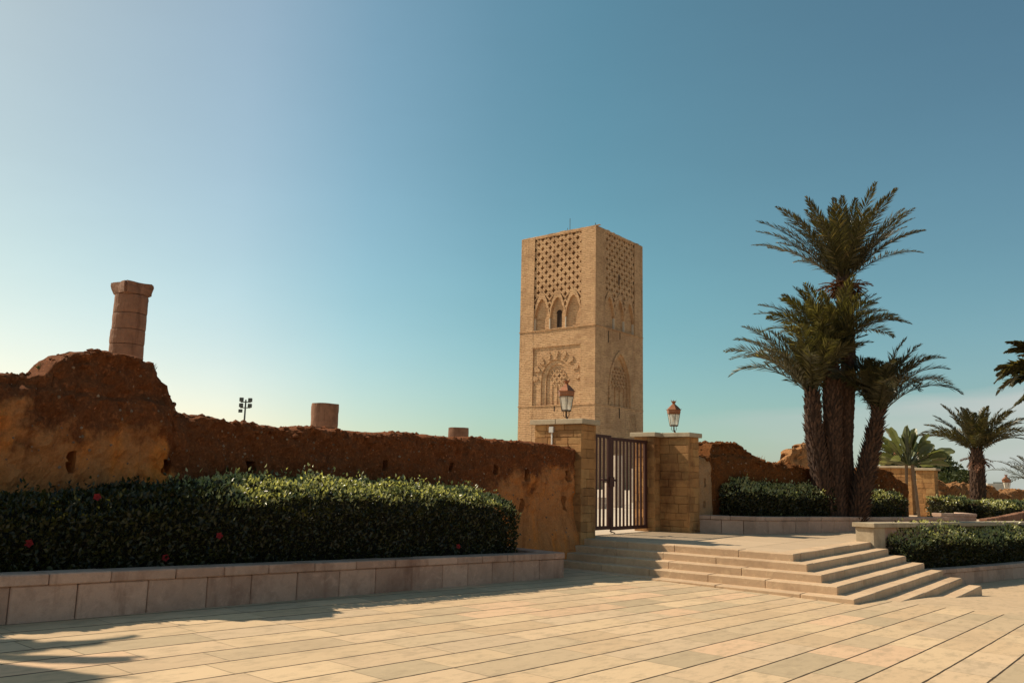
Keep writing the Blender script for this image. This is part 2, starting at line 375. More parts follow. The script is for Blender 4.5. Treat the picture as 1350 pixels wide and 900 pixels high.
def mat_glass():
    n = NT('milky_lantern_glass', 0.25, 0.5); n.col((.84,.77,.62))
    tr = n.t.nodes.new('ShaderNodeBsdfTransparent'); tl = n.t.nodes.new('ShaderNodeBsdfTranslucent'); tl.inputs[0].default_value = (.9,.88,.8,1)
    m1 = n.t.nodes.new('ShaderNodeMixShader'); m1.inputs[0].default_value = 0.5
    n.t.links.new(n.b.outputs[0], m1.inputs[1]); n.t.links.new(tl.outputs[0], m1.inputs[2])
    m2 = n.t.nodes.new('ShaderNodeMixShader'); m2.inputs[0].default_value = 0.35
    n.t.links.new(m1.outputs[0], m2.inputs[1]); n.t.links.new(tr.outputs[0], m2.inputs[2])
    n.t.links.new(m2.outputs[0], n.t.nodes['Material Output'].inputs[0])
    return n.m

M = {}
M['pavers'] = mat_pavers()
M['terrace'] = mat_plain_paving('terrace_paving', (.54,.40,.265), (.46,.335,.215), 2.6, 1.9)
M['esplanade'] = mat_plain_paving('esplanade_paving', (.60,.50,.38), (.52,.42,.31), 1.3, 1.3)
M['terrain'] = mat_simple('dry_ground', (.36,.25,.14), 0.95, scale=0.2, bump=0.05)
M['soil'] = mat_simple('planter_earth', (.09,.05,.03), 0.98, scale=6, bump=0.02)
M['step'] = mat_stone('step_stone', (.65,.455,.285), (.33,.21,.125), 2.4, 0.10, 0.45, bump=0.005, drip=0.15)
M['planter'] = mat_stone('planter_stone', (.54,.345,.25), (.20,.10,.065), 2.2, 0.16, 0.6, bump=0.010, warm=(.42,.25,.175), drip=0.5)
M['planter_pale'] = mat_stone('pale_planter_stone', (.54,.37,.275), (.24,.145,.10), 2.2, 0.14, 0.5, bump=0.006, drip=0.25)
M['capstone'] = mat_stone('pale_capstone', (.47,.38,.26), (.22,.16,.10), 3.0, 0.07, 0.5, bump=0.003)
M['ashlar'] = mat_stone('ochre_ashlar', (.42,.215,.080), (.13,.052,.018), 1.6, 0.26, 0.8, bump=0.014, warm=(.47,.27,.105), drip=0.6)
M['pebble'] = mat_simple('embedded_pebbles', (.46,.30,.19), 0.9, 0, 0.6, 12, 0.002)
M['column'] = mat_stone('column_stone', (.27,.135,.080), (.095,.040,.022), 1.4, 0.14, 0.8, bump=0.02, drip=0.6)
M['white_stone'] = mat_stone('pale_column_stone', (.56,.46,.36), (.3,.22,.15), 1.4, 0.1, 0.5, bump=0.01)
M['earth_dark'] = mat_earth('rammed_earth', (.245,.085,.032), (.66,.27,.095), (.72,.235,.045), zones=True)
M['earth_left'] = M['earth_dark']
M['earth_right'] = mat_earth('rammed_earth_orange', (.215,.082,.026), (.20,.070,.022), (.19,.062,.018), plaster_top=1.2, lumps=0.07)  # earth tone of the right-hand wall
M['earth_far'] = mat_earth('distant_rammed_earth', (.40,.20,.085), (.42,.22,.10), (.38,.17,.07), plaster_top=1.0, lumps=0.08)
M['tower'] = mat_tower()
M['tower_dark'] = mat_simple('painted_opening_shade', (.035,.018,.010), 0.95, bump=0)  # dark colour painted for the shade inside the tower's openings
M['marble'] = mat_simple('white_marble', (.72,.62,.48), 0.6)
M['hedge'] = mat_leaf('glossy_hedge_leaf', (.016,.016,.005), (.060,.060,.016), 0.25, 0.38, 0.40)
M['sun_painted'] = mat_leaf('sun_painted_hedge_leaf', (.27,.28,.105), (.56,.54,.28), 0.30, 0.32, 0.7)  # sunlight and glints on the hedge tops, put into a paler leaf colour
M['hedge_core'] = mat_simple('dark_hedge_core', (.020,.016,.007), 0.95, scale=20, bump=0.02)  # near-black colour for the shaded inside of the hedges
M['flower'] = mat_simple('red_petal', (.22,.004,.006), 0.8, bump=0)
M['frond'] = mat_leaf('date_palm_leaflet', (.036,.034,.013), (.075,.066,.026), 0.22, 0.4, 0.45, tipc=(.17,.13,.06))
M['frond2'] = mat_leaf('green_palm_leaflet', (.046,.044,.016), (.092,.080,.030), 0.25, 0.4, 0.45, tipc=(.2,.17,.07))
M['dead'] = mat_leaf('dry_brown_frond', (.14,.06,.035), (.25,.13,.08), 0.15, 0.8, 0.2)
M['bark'] = mat_simple('palm_trunk_fibre', (.070,.036,.021), 0.95, scale=9, bump=0.02)
M['leaf_base'] = mat_simple('old_leaf_bases', (.150,.078,.046), 0.9, 0, 0.75, 9, 0.01)
M['bark2'] = mat_simple('pale_stem_bark', (.24,.16,.10), 0.9, scale=9, bump=0.01)
M['paddle'] = mat_leaf('broad_paddle_leaf', (.075,.090,.036), (.20,.21,.11), 0.3, 0.30, 0.6)
M['pine'] = mat_leaf('pine_needles', (.040,.052,.022), (.075,.085,.036), 0.15, 0.7, 0.2)
M['iron'] = mat_simple('red_brown_painted_iron', (.070,.022,.015), 0.55, 0.1, 0.15, 12, 0.001)
M['copper'] = mat_simple('weathered_copper', (.38,.155,.075), 0.45, 0.55, 0.2, 14, 0.001)
M['bronze'] = mat_simple('dark_bronze', (.14,.085,.05), 0.5, 0.5, 0.2, 14, 0.001)
M['glass'] = mat_glass()
M['white'] = mat_simple('white_enamel', (.78,.74,.66), 0.5, bump=0)
M['grey_metal'] = mat_simple('grey_metal', (.10,.11,.10), 0.5, 0.5, bump=0)
M['render'] = mat_simple('whitewashed_render', (.62,.58,.50), 0.9, scale=2)

# ------------------------------------------------------------------ ground
def ground(x, y):
    z = -0.415 - 0.0137*(x + 11.1) - 0.035*(min(y, 24) - 16.17)
    if y > 17: z -= 0.0038*(min(y, 24) - 17)**2
    if y > 24: z -= 0.012*(y - 24)
    return z
def sheet(name, xs, ys, zf, mat):
    V = np.array([(x, y, zf(x, y)) for y in ys for x in xs]); nx = len(xs)
    Fq = np.array([(j*nx+i, j*nx+i+1, (j+1)*nx+i+1, (j+1)*nx+i) for j in range(len(ys)-1) for i in range(nx-1)])
    return structure(np_mesh(name, V, Fq, mat, smooth=True))
ZT = 0.185                                                             # level of the landing above the steps
sheet('plaza_pavement', np.linspace(-11.9, 45, 80), np.linspace(-30, 75, 120), ground, M['pavers'])
sheet('terrain', np.linspace(-3000, 3000, 13), np.linspace(-3000, 3000, 13), lambda x, y: -3.2, M['terrain'])
sheet('esplanade_ground', np.linspace(-260, -12.32, 30), np.linspace(-60, 330, 40), lambda x, y: ZT - 0.01, M['esplanade'])

def prism(mb, poly, z0, z1):
    n = len(poly)
    mb.add([(p[0], p[1], z0) for p in poly] + [(p[0], p[1], z1) for p in poly],
           [tuple(range(n))[::-1], tuple(range(n, 2*n))] + [(i, (i+1) % n, n + (i+1) % n, n + i) for i in range(n)])
SX, SY, TF, TS, RI = -6.42, 17.69, 0.378, 0.410, 0.15                  # front-right corner of the landing, treads, riser
tb = MB(); prism(tb, [(-12.3, SY+0.25), (SX-0.3, SY+0.25), (SX-0.3, 23.2), (-6.6, 23.45), (-4.45, 34.5), (-2, 60), (-14, 60), (-12.3, 24)], -1.6, ZT - 0.004)
structure(tb.build('terrace_pavement', M['terrace']))

# ------------------------------------------------------------------ stone steps
steps = thing('stone_steps', (SX, SY, ZT), 'flight of pale stone steps wrapping the corner of the landing before the gate', 'steps')
for i in range(7):
    mb = MB(); x1 = SX + TS*i; y0 = SY - TF*i; zt = ZT - RI*i; zb = zt - 0.32
    dx, dy = TS + 0.03, TF + 0.03
    if i == 0: dx = dy = 0.42
    xs = [-11.75]
    while xs[-1] < x1 - 0.9: xs.append(xs[-1] + random.uniform(1.15, 1.75))
    xs[-1] = x1
    if len(xs) > 2 and xs[-1] - xs[-2] < 0.7: xs.pop(-2)
    for a, b in zip(xs, xs[1:]):
        j = random.uniform(-0.002, 0.002)
        mb.box((a + 0.003, y0 + j, zb), (b - (0 if b == x1 else 0.003), y0 + dy, zt + random.uniform(-.002, .002)), 0.013, jit=0.0035)
    yend = 23.38 + 0.05*i
    ys = [y0 + dy + 0.004]
    while ys[-1] < yend - 0.9: ys.append(ys[-1] + random.uniform(0.9, 1.4))
    ys[-1] = yend
    for a, b in zip(ys, ys[1:]):
        mb.box((x1 - dx, a + 0.003, zb), (x1 + random.uniform(-.002, .002), b - 0.003, zt + random.uniform(-.002, .002)), 0.013, jit=0.0035)
    o = mb.build('step', M['step'], steps)

# ------------------------------------------------------------------ planters
def stone_planter(name, label, path, h, mat, cap_h=0.12, cap_w=0.34, thick=0.30, over=0.03, L=0.74, group=None, base=0.5, start_phase=0.0, joint=0.004):
    """low retaining wall along a path [(x,y,ztop)], blocks below and a cap course on top; the outside is to the right of the path"""
    root = thing(name, (path[0][0], path[0][1], path[0][2] - h), label, 'planter', group)
    wm, cm = MB(), MB()
    for (p, q) in zip(path, path[1:]):
        P, Q = Vector(p), Vector(q); d = Q - P; ln = Vector((d.x, d.y, 0)).length
        X = d.normalized(); Y = Vector((-X.y, X.x, 0)).normalized(); Z = Vector((0, 0, 1))
        for (mb, w0, w1, z0, z1, ov, ph) in ((wm, 0.0, thick, -h - base, -cap_h - 0.004, 0, start_phase), (cm, -over, cap_w, -cap_h, 0.0, 0, start_phase + 0.4)):
            s = -(ph % 1)*L
            while s < ln - 0.02:
                e = s + L*random.uniform(0.86, 1.14)
                if ln - e < L*0.35: e = ln
                a, b = max(s, 0), min(e, ln)
                j = random.uniform(-0.004, 0.004)
                mb.box((a + joint, w0 + j, z0), (b - joint, w1, z1 + random.uniform(-.003, .002)), 0.012, P, X, Y, Z, 0.002)
                s = e
    wm.build('wall_blocks', mat, root); cm.build('cap_stones', mat, root)
    return root
# the wall on the left; its outside faces +x
px = lambda y: -9.70 - 0.0363*(y - 4.4)
ztop = lambda y: ground(px(y), y) + 0.50
stone_planter('stone_planter', 'long grey stone planter wall under the dark hedge at the left', [(px(-6), -6, ztop(-6)), (px(14.55), 14.55, ztop(14.55)), (-11.8, 14.75, ztop(14.55))], 0.5, M['planter'], L=0.76)
sb = MB(); sb.add([(px(-6)-0.3, -6, ztop(-6)-.07), (px(14.4)-0.3, 14.4, ztop(14.4)-.07), (-12, 14.4, ztop(14.4)-.07), (-12, -6, ztop(-6)-.07)], [(0,1,2,3)])
structure(sb.build('planter_soil', M['soil']))
# the one on the landing, right of the gate
RP = [(-11.15, 23.0, 0.68), (-9.64, 23.62, 0.68), (-8.30, 27.95, 0.645), (-6.45, 33.2, 0.61)]
stone_planter('stone_planter', 'low pale stone planter wall on the landing in front of the palm trunks', RP, 0.5, M['planter_pale'], cap_h=0.11, L=0.62)
sb = MB(); sb.add([(-11.3, 23.3, .60), (-9.8, 23.8, .60), (-8.45, 28.0, .57), (-6.6, 33.2, .54), (-9, 34, .54), (-12, 24, .6)], [(0,1,2,3,4,5)])
structure(sb.build('planter_soil', M['soil']))
# the lower one at the far right, behind the end of the steps
LP = [(-5.45, 23.70, -0.50), (-4.93, 25.85, -0.53), (-4.50, 28.0, -0.57), (-3.85, 31.0, -0.61), (-2.9, 36.0, -0.68)]
stone_planter('stone_planter', 'low grey stone planter wall beside the foot of the steps, under a sunlit hedge', LP, 0.5, M['planter_pale'], cap_h=0.11, L=0.62)
sb = MB(); sb.add([(-6.6, 23.75, -.6), (-5.5, 23.75, -.6), (-5.05, 25.9, -.6), (-4.7, 28.0, -.63), (-4.0, 31, -.66), (-3.1, 36, -.75), (-4.4, 36, -.75), (-6.5, 24.5, -.6)], [(0,1,2,3,4,5,6,7)])
structure(sb.build('planter_soil', M['soil']))

# parapet with a thick coping slab between landing and lower planter
par = thing('stone_parapet', (-6.4, 23.4, ZT), 'stone parapet with a thick flat coping slab at the right edge of the landing', 'parapet')
A = Vector((-6.62, 23.40, 0)); Bp = Vector((-4.42, 34.6, -.14)); X = (Bp - A).normalized(); Y = Vector((-X.y, X.x, 0)).normalized(); Z = Vector((0, 0, 1)); ln = (Bp - A).length
mb = MB(); mb.box((0, -0.30, -1.2), (0.62, 0.20, 0.552), 0.012, A, X, Y, Z); mb.build('end_post', M['capstone'], par)
mb = MB(); mb.box((ln - 0.5, -0.28, -1.2), (ln, 0.2, 0.552), 0.012, A, X, Y, Z); mb.build('end_post', M['capstone'], par)
mb = MB()
for k in range(10):
    a = 0.62 + (ln - 1.12)*k/10; mb.box((a + .004, -0.22, -1.2), (a + (ln-1.12)/10 - .004, 0.12, 0.55), 0.01, A, X, Y, Z)
mb.build('wall_blocks', M['planter_pale'], par)
mb = MB(); cuts = [-0.07, 2.0, 3.9, 5.6, 7.3, 9.2, ln + 0.05]
for a, b in zip(cuts, cuts[1:]): mb.box((a + .004, -0.36, 0.555), (b - .004, 0.26, 0.672), 0.012, A, X, Y, Z, 0.0015)
mb.build('coping_slab', M['capstone'], par)

# ------------------------------------------------------------------ rammed-earth walls
def rammed_wall(name, label, path, top, zb, thick, mat, ds=0.05, dz=0.055, rough=0.05, jag=0.05, holes=(), batter=0.0, ledge=None, foot=None, seed=0, group=None, cat='wall', ends=True, shade_flat=True, stones=0, clods=15, stone_r=1.0):
    """path: [(x,y)] of the front face (front is to the right of it), top(s) and base height; a rounded, crumbling profile"""
    P = [Vector((p[0], p[1], 0)) for p in path]; seg = [(b-a).length for a, b in zip(P, P[1:])]; LT = sum(seg)
    n = max(4, int(LT/ds)); nf = max(8, int(2.6/dz)); nt = 12; nb = 8
    V = []; off = Vector((seed*13.1, seed*7.7, seed*3.3))
    for i in range(n+1):
        s = LT*i/n; t = s; k = 0
        while k < len(seg)-1 and t > seg[k]: t -= seg[k]; k += 1
        d = (P[k+1]-P[k]).normalized(); nr = Vector((d.y, -d.x, 0)); p = P[k] + d*t
        H = top(s); H += jag*(noise.fractal(Vector((s*2.1, seed*5.0, 0.3)), 0.9, 2.1, 5)) 
        sec = []
        for j in range(nf+1): sec.append((0.0, zb + (H - 0.10 - zb)*j/nf, 1.0))
        for j in range(1, nt): a = math.pi*j/nt; sec.append((-thick*0.5 + thick*0.5*math.cos(a), H - 0.10 + 0.10*math.sin(a)**0.6, 1.0))
        for j in range(nb+1): sec.append((-thick, H - 0.10 - (H - 0.10 - zb)*j/nb, 0.6))
        for (o, z, w) in sec:
            q = p + nr*o + Vector((0, 0, z))
            rel = (z - zb)/max(0.1, H - zb)
            r = rough*(0.35 + 1.1*max(0.0, rel-0.3))
            dsp = r*1.6*noise.fractal(q*1.1 + off, 0.8, 2.1, 3) + r*0.8*noise.fractal(q*4.5 + off, 0.75, 2.2, 5) + 0.020*max(.25, min(1, 4*rel - 1.6))*noise.noise(q*17.0)
            if o > -0.02:
                dsp -= batter*(z - zb)
                if ledge:
                    zl, dep = ledge(s)
                    dsp -= dep*min(1, max(0, (z - zl + 0.05*noise.noise(q*2))/0.06))
                if foot: dsp += foot(s, z)
                for (hs, hz, hw, hh, hd) in holes:
                    if abs(s-hs) < hw/2 + 0.012*noise.noise(q*9) and abs(z-hz) < hh/2 + 0.012*noise.noise(q*8.0): dsp -= hd
            q = q + nr*dsp*w + Vector((0, 0, (0.25*jag*noise.fractal(q*7.0 + off, 0.7, 2.1, 4) if rel > 0.93 else 0)))
            V.append(q)
    m_ = nf + 1 + nt - 1 + nb + 1
    Fq = []
    for i in range(n):
        for j in range(m_-1): Fq.append((i*m_+j, (i+1)*m_+j, (i+1)*m_+j+1, i*m_+j+1))
    V = [tuple(v) for v in V]
    caps = []
    me = bpy.data.meshes.new(name)
    if ends: caps = [tuple(range(m_)), tuple(range(n*m_, n*m_+m_))[::-1]]
    me.from_pydata(V, [], Fq + caps); me.polygons.foreach_set('use_smooth', [not shade_flat]*len(me.polygons)); me.materials.append(mat); me.update()
    o = link(name, me); tag(o, label, cat, group)
    if stones:
        rs = random.Random(seed + 40); pb, cb = MB(), MB()
        def rock(mb, q, r, flat=1.0):
            T = [(0,0,1),(.9,0,.3),(.28,.85,.3),(-.72,.53,.3),(-.72,-.53,.3),(.28,-.85,.3),(.72,.53,-.4),(-.28,.85,-.4),(-.9,0,-.4),(-.28,-.85,-.4),(.72,-.53,-.4),(0,0,-1)]
            a = rs.uniform(0, 6.28); ca, sa = math.cos(a), math.sin(a)
            P_ = []
            for (x, y, z) in T:
                k = r*rs.uniform(.65, 1.25); P_.append((q[0] + (x*ca - y*sa)*k*rs.uniform(.8, 1.2), q[1] + (x*sa + y*ca)*k, q[2] + z*k*flat))
            mb.add(P_, [(0,1,2),(0,2,3),(0,3,4),(0,4,5),(0,5,1),(1,6,2),(2,7,3),(3,8,4),(4,9,5),(5,10,1),(6,7,2),(7,8,3),(8,9,4),(9,10,5),(10,6,1),(11,7,6),(11,8,7),(11,9,8),(11,10,9),(11,6,10)])
        for _ in range(int(stones*LT)):
            i = rs.randrange(n); j = int(nf*(0.25 + 0.75*rs.random()**0.7)); rock(pb, V[i*m_ + j], rs.choice((.010, .013, .018, .026))*stone_r)
        for _ in range(int(clods*LT)):
            i = rs.randrange(n); j = nf - 2 + rs.randrange(nt); rock(cb, V[i*m_ + j], rs.choice((.025, .035, .05, .075))*stone_r, .7)
        pb.build('stones', M['pebble'], o); cb.build('clods', mat, o)
    return o
def profile(pts):
    xs = [p[0] for p in pts]; zs = [p[1] for p in pts]
    return lambda s: float(np.interp(s, xs, zs))
Y0 = -5.0
prof = [(-5,2.85),(2,2.86),(4.2,2.88),(4.55,2.86),(4.86,2.90),(4.95,3.10),(5.05,3.19),(5.35,3.25),(5.75,3.30),(6.05,3.29),(6.28,3.25),(6.46,3.16),(6.58,3.02),(6.66,2.86),(6.71,2.68),(6.76,2.54),(6.95,2.51),(7.3,2.46),(8.0,2.44),(8.5,2.42),(9.4,2.43),(10,2.44),(10.7,2.40),(11,2.45),(12,2.46),(13,2.46),(14,2.47),(15.7,2.475),(16.6,2.45),(17.53,2.41)]
holes = [(y - Y0, z, w, h, .42) for (y, z, w, h) in [(5.21,1.70,.11,.20),(6.66,1.68,.13,.17),(8.15,1.70,.20,.11),(13.05,1.83,.14,.14),(14.35,1.79,.16,.17),(15.55,1.71,.12,.22),(17.2,1.70,.13,.24),(15.45,1.00,.13,.26),(17.1,1.03,.14,.29),(11.1,1.80,.12,.12)]]
def left_foot(s, z):
    y = s + Y0
    f = max(0.0, min(1.0, (y - 15.0)/2.0)) if y > 15 else 0
    return 0.22*f*max(0.0, min(1.0, (0.75 - z)/0.9)) + (0.10*max(0, min(1, (6.75 - y)/0.4)))
rammed_wall('rammed_earth_wall', 'long reddish brown earth wall behind the left hedge, rising to a mound', [(-11.85, Y0), (-11.85, 17.52)],
            profile([(a - Y0, b) for a, b in prof]), -0.6, 0.85, M['earth_dark'], ds=0.036, dz=0.042, rough=0.10, jag=0.06, holes=holes,
            ledge=lambda s: (2.60 if s + Y0 > 5 else 2.66, 0.10 if s + Y0 < 6.6 else 0.0), foot=left_foot, seed=1, stones=30)
# grass tuft growing on the mound
# right of the gate
ro = Vector((-11.20, 23.15)); rd = Vector((.31, .95)).normalized()
rpts = lambda a: (ro + rd*a)
prr = [(0,2.42),(.45,2.46),(.52,2.74),(.62,2.83),(.9,2.86),(1.4,2.86),(1.75,2.83),(2.0,2.74),(2.2,2.55),(2.55,2.46),(2.75,2.38),(3.3,2.30),(3.9,2.27),(4.9,2.28),(5.6,2.18),(7.2,2.0),(8.2,2.16),(8.7,2.28),(9.3,2.30),(9.7,2.15),(10.3,1.95),(11.3,1.70),(12.2,1.65)]
a, b = rpts(0.12), rpts(10.9)
rammed_wall('rammed_earth_wall', 'orange rammed earth wall with a rounded mound, right of the gate behind the palms', [(a.x, a.y), (b.x, b.y)], profile(prr), 0.1, 0.9, M['earth_right'],
            ds=0.045, dz=0.06, rough=0.10, jag=0.07, seed=2, holes=[(.30,1.62,.10,.2,.2),(.28,.95,.10,.16,.2)], ledge=lambda s: (2.42 if s < 2.3 else 9, 0.12), stones=14, stone_r=1.5, clods=22)

# ------------------------------------------------------------------ gate piers (coursed blocks over a core)
def coursed(mb, O, X, N, Lx, z0, z1, hmin=0.17, hmax=0.27, lmin=0.35, lmax=0.75, dep=0.10):
    """blocks over a face: origin O, along X, outward N"""
    z = z0; Z = Vector((0, 0, 1))
    while z < z1 - 0.01:
        h = random.uniform(hmin, hmax)
        if z1 - z - h < hmin*0.7: h = z1 - z
        s = 0.0; first = True
        while s < Lx - 0.01:
            l = random.uniform(lmin, lmax)*(random.uniform(0.45, 1) if first else 1); first = False
            if Lx - s - l < lmin*0.5: l = Lx - s
            pr = random.uniform(-0.006, 0.007)
            mb.box((s + .003, -dep, z + .003), (s + l - .003, pr, z + h - .003), 0.010, O, X, N, Z, 0.003)
            s += l
        z += h
def pier(label, boxes, cap_pts, z1, group='gate piers', zb=-0.7, capz=0.13, name='gate_pier', cat='gate pier'):
    x0 = np.mean([b[0] for b in boxes]); y0 = np.mean([b[1] for b in boxes])
    root = thing(name, (x0, y0, ZT), label, cat)
    mb = MB(); core = MB()
    for (xa, ya, xb, yb) in boxes:
        core.box((xa + .05, ya + .05, zb), (xb - .05, yb - .05, z1 - .004))
        coursed(mb, Vector((xa, ya, 0)), Vector((1,0,0)), Vector((0,-1,0)), xb - xa, zb, z1)
        coursed(mb, Vector((xb, ya, 0)), Vector((0,1,0)), Vector((1,0,0)), yb - ya, zb, z1)
        coursed(mb, Vector((xb, yb, 0)), Vector((-1,0,0)), Vector((0,1,0)), xb - xa, zb, z1)
    mb.build('masonry', M['ashlar'], root); core.build('core', M['ashlar'], root)
    cp = MB()
    for (xa, ya, xb, yb) in cap_pts: cp.box((xa, ya, z1), (xb, yb, z1 + capz), 0.012, jit=0.002)
    cp.build('cap_slab', M['capstone'], root)
    return root
pier('ochre stone gate pier left of the iron gate, small white box under its cap', [(-13.12, 17.53, -11.64, 18.20), (-13.12, 18.21, -12.08, 18.62)],
     [(-13.22, 17.45, -12.40, 18.28), (-12.395, 17.45, -11.56, 18.28), (-13.22, 18.285, -12.0, 18.70)], 3.01)
pier('ochre stone gate pier at the right of the iron gate, half lit under its cap', [(-12.78, 22.36, -11.10, 23.02), (-12.72, 22.0, -12.04, 22.35)],
     [(-12.90, 22.28, -11.9, 23.10), (-11.895, 22.28, -11.02, 23.10), (-12.82, 21.92, -11.96, 22.275)], 2.93)
# plaster stub where the right-hand wall meets its pier
rammed_wall('plastered_wall_end', 'short pale plastered wall end with two holes beside the right gate pier', [(-11.12, 23.03), (-10.98, 23.62)], profile([(0, 2.42), (.45, 2.37), (.62, 2.2)]), 0.1, 0.6,
            mat_earth('pale_plaster', (.40,.24,.12), (.47,.29,.155), (.42,.22,.09), plaster_top=2.2), ds=0.03, dz=0.04, rough=0.03, jag=0.03, holes=[(.30,1.62,.10,.20,.12),(.24,.98,.10,.18,.12)], seed=5)
jb = MB(); jb.box((-12.62, 17.47, 2.80), (-12.48, 17.527, 2.96), 0.008); jb.box((-12.57, 17.505, 2.45), (-12.53, 17.527, 2.80), 0)
tag(jb.build('junction_box', M['white']), 'small white box fixed to the left gate pier under its cap', 'electrical box')

# ------------------------------------------------------------------ iron gate
gx = -12.30
gate = thing('iron_gate', (gx, 20.3, ZT), 'red brown iron bar gate closed between the two stone piers', 'gate')
def leaf(y0, y1, z0, z1, stile0, stile1):
    fr = MB()
    fr.box((gx-.03, y0, z0), (gx+.03, y0+stile0, z1), .004); fr.box((gx-.03, y1-stile1, z0), (gx+.03, y1, z1), .004)
    for (a, b) in ((z0, z0+.10), (z1-.09, z1)): fr.box((gx-.028, y0+stile0+.001, a), (gx+.028, y1-stile1-.001, b), .004)
    o = fr.build('leaf_frame', M['iron'], gate)
    n = max(2, round((y1-y0-stile0-stile1)/0.195))
    for k in range(1, n):
        y = y0+stile0 + (y1-y0-stile0-stile1)*k/n
        b = MB(); b.box((gx-.017, y-.036, z0+.101), (gx+.017, y+.036, z1-.091), .004); b.build('bar', M['iron'], o)
    return o
l1 = leaf(18.62, 19.98, .30, 2.86, .07, .16); l2 = leaf(20.0, 22.02, .27, 2.815, .10, .16)
lk = MB(); lk.box((gx-.045, 19.55, 1.60), (gx+.045, 20.25, 1.66), .004); lk.box((gx+.031, 19.84, 1.45), (gx+.075, 20.08, 1.72), .006); lk.build('latch', M['iron'], gate)
db = MB(); db.tube([(gx+.06, 19.92, .62), (gx+.06, 19.92, .20)], .012, 6); db.tube([(gx+.02, 19.92, .26), (gx+.13, 20.02, .20)], .016, 6); db.build('drop_bolt', M['iron'], gate)

# ------------------------------------------------------------------ lanterns
def lantern(loc, s, label, cat='lantern', group='copper lanterns on the piers', post=0.0):
    root = thing('street_lantern', loc, label, cat, group)
    x, y, z = loc; n = 6; rot = R(12)
    c = lambda r, h, k: Vector((x + s*r*math.cos(rot + k*math.pi/3), y + s*r*math.sin(rot + k*math.pi/3), z + s*h))
    br = MB(); br.tube([(x+.05*s, y, z), (x, y, z+.12*s), (x, y, z+.24*s)], [.035*s, .022*s, .02*s], 8)
    for k in range(4):
        a = k*math.pi/2 + .4; ca, sa = math.cos(a), math.sin(a)
        br.tube([(x + s*r_*ca, y + s*r_*sa, z + s*h_) for r_, h_ in ((.015,.07),(.07,.11),(.085,.17),(.06,.205),(.11,.24))], .009*s, 5)
    br.lathe((x, y, z + .235*s), [(.13*s,0),(.15*s,.012*s),(.14*s,.03*s)], 6, rot)
    br.build('bracket', M['bronze'], root)
    fr = MB()
    for k in range(n): fr.tube([c(.135, .26, k), c(.205, .64, k)], .009*s, 5)
    for (r, h) in ((.135,.265),(.205,.635)):
        for k in range(n): fr.tube([c(r, h, k), c(r, h, k+1)], .009*s, 5)
    fr.build('frame', M['bronze'], root)
    gl = MB()
    for k in range(n): gl.add([c(.131,.27,k), c(.131,.27,k+1), c(.2,.635,k+1), c(.2,.635,k)], [(0,1,2,3)])
    gl.build('glass', M['glass'], root)
    bu = MB(); bu.lathe((x, y, z + .38*s), [(.02*s,0),(.05*s,.06*s),(.05*s,.14*s),(.02*s,.2*s)], 10); bu.build('bulb', M['white'], root)
    rf = MB(); rf.lathe((x, y, z + .64*s), [(.205*s,0),(.225*s,.03*s),(.228*s,.11*s),(.245*s,.125*s),(.24*s,.14*s),(.16*s,.225*s),(.07*s,.305*s),(.045*s,.33*s),(.05*s,.345*s)], 6, rot); rf.build('roof', M['copper'], root)
    fi = MB(); fi.lathe((x, y, z + .985*s), [(.04*s,0),(.06*s,.02*s),(.075*s,.055*s),(.085*s,.07*s),(.06*s,.075*s)], 10)
    for k in range(6):
        a = k*math.pi/3; fi.tube([(x + .078*s*math.cos(a), y + .078*s*math.sin(a), z + 1.05*s), (x + .095*s*math.cos(a), y + .095*s*math.sin(a), z + 1.10*s)], [.012*s, .004*s], 4)
    for k in range(n): fi.tube([c(.24, .77, k), c(.27, .81, k)], [.01*s, .004*s], 4)
    fi.build('finial', M['copper'], root)
    return root
lantern((-12.36, 17.88, 3.14), 0.98, 'copper roofed lantern on the left gate pier, in front of the tower')
lantern((-11.76, 22.72, 3.06), 0.92, 'copper roofed lantern on the right gate pier, against open sky')

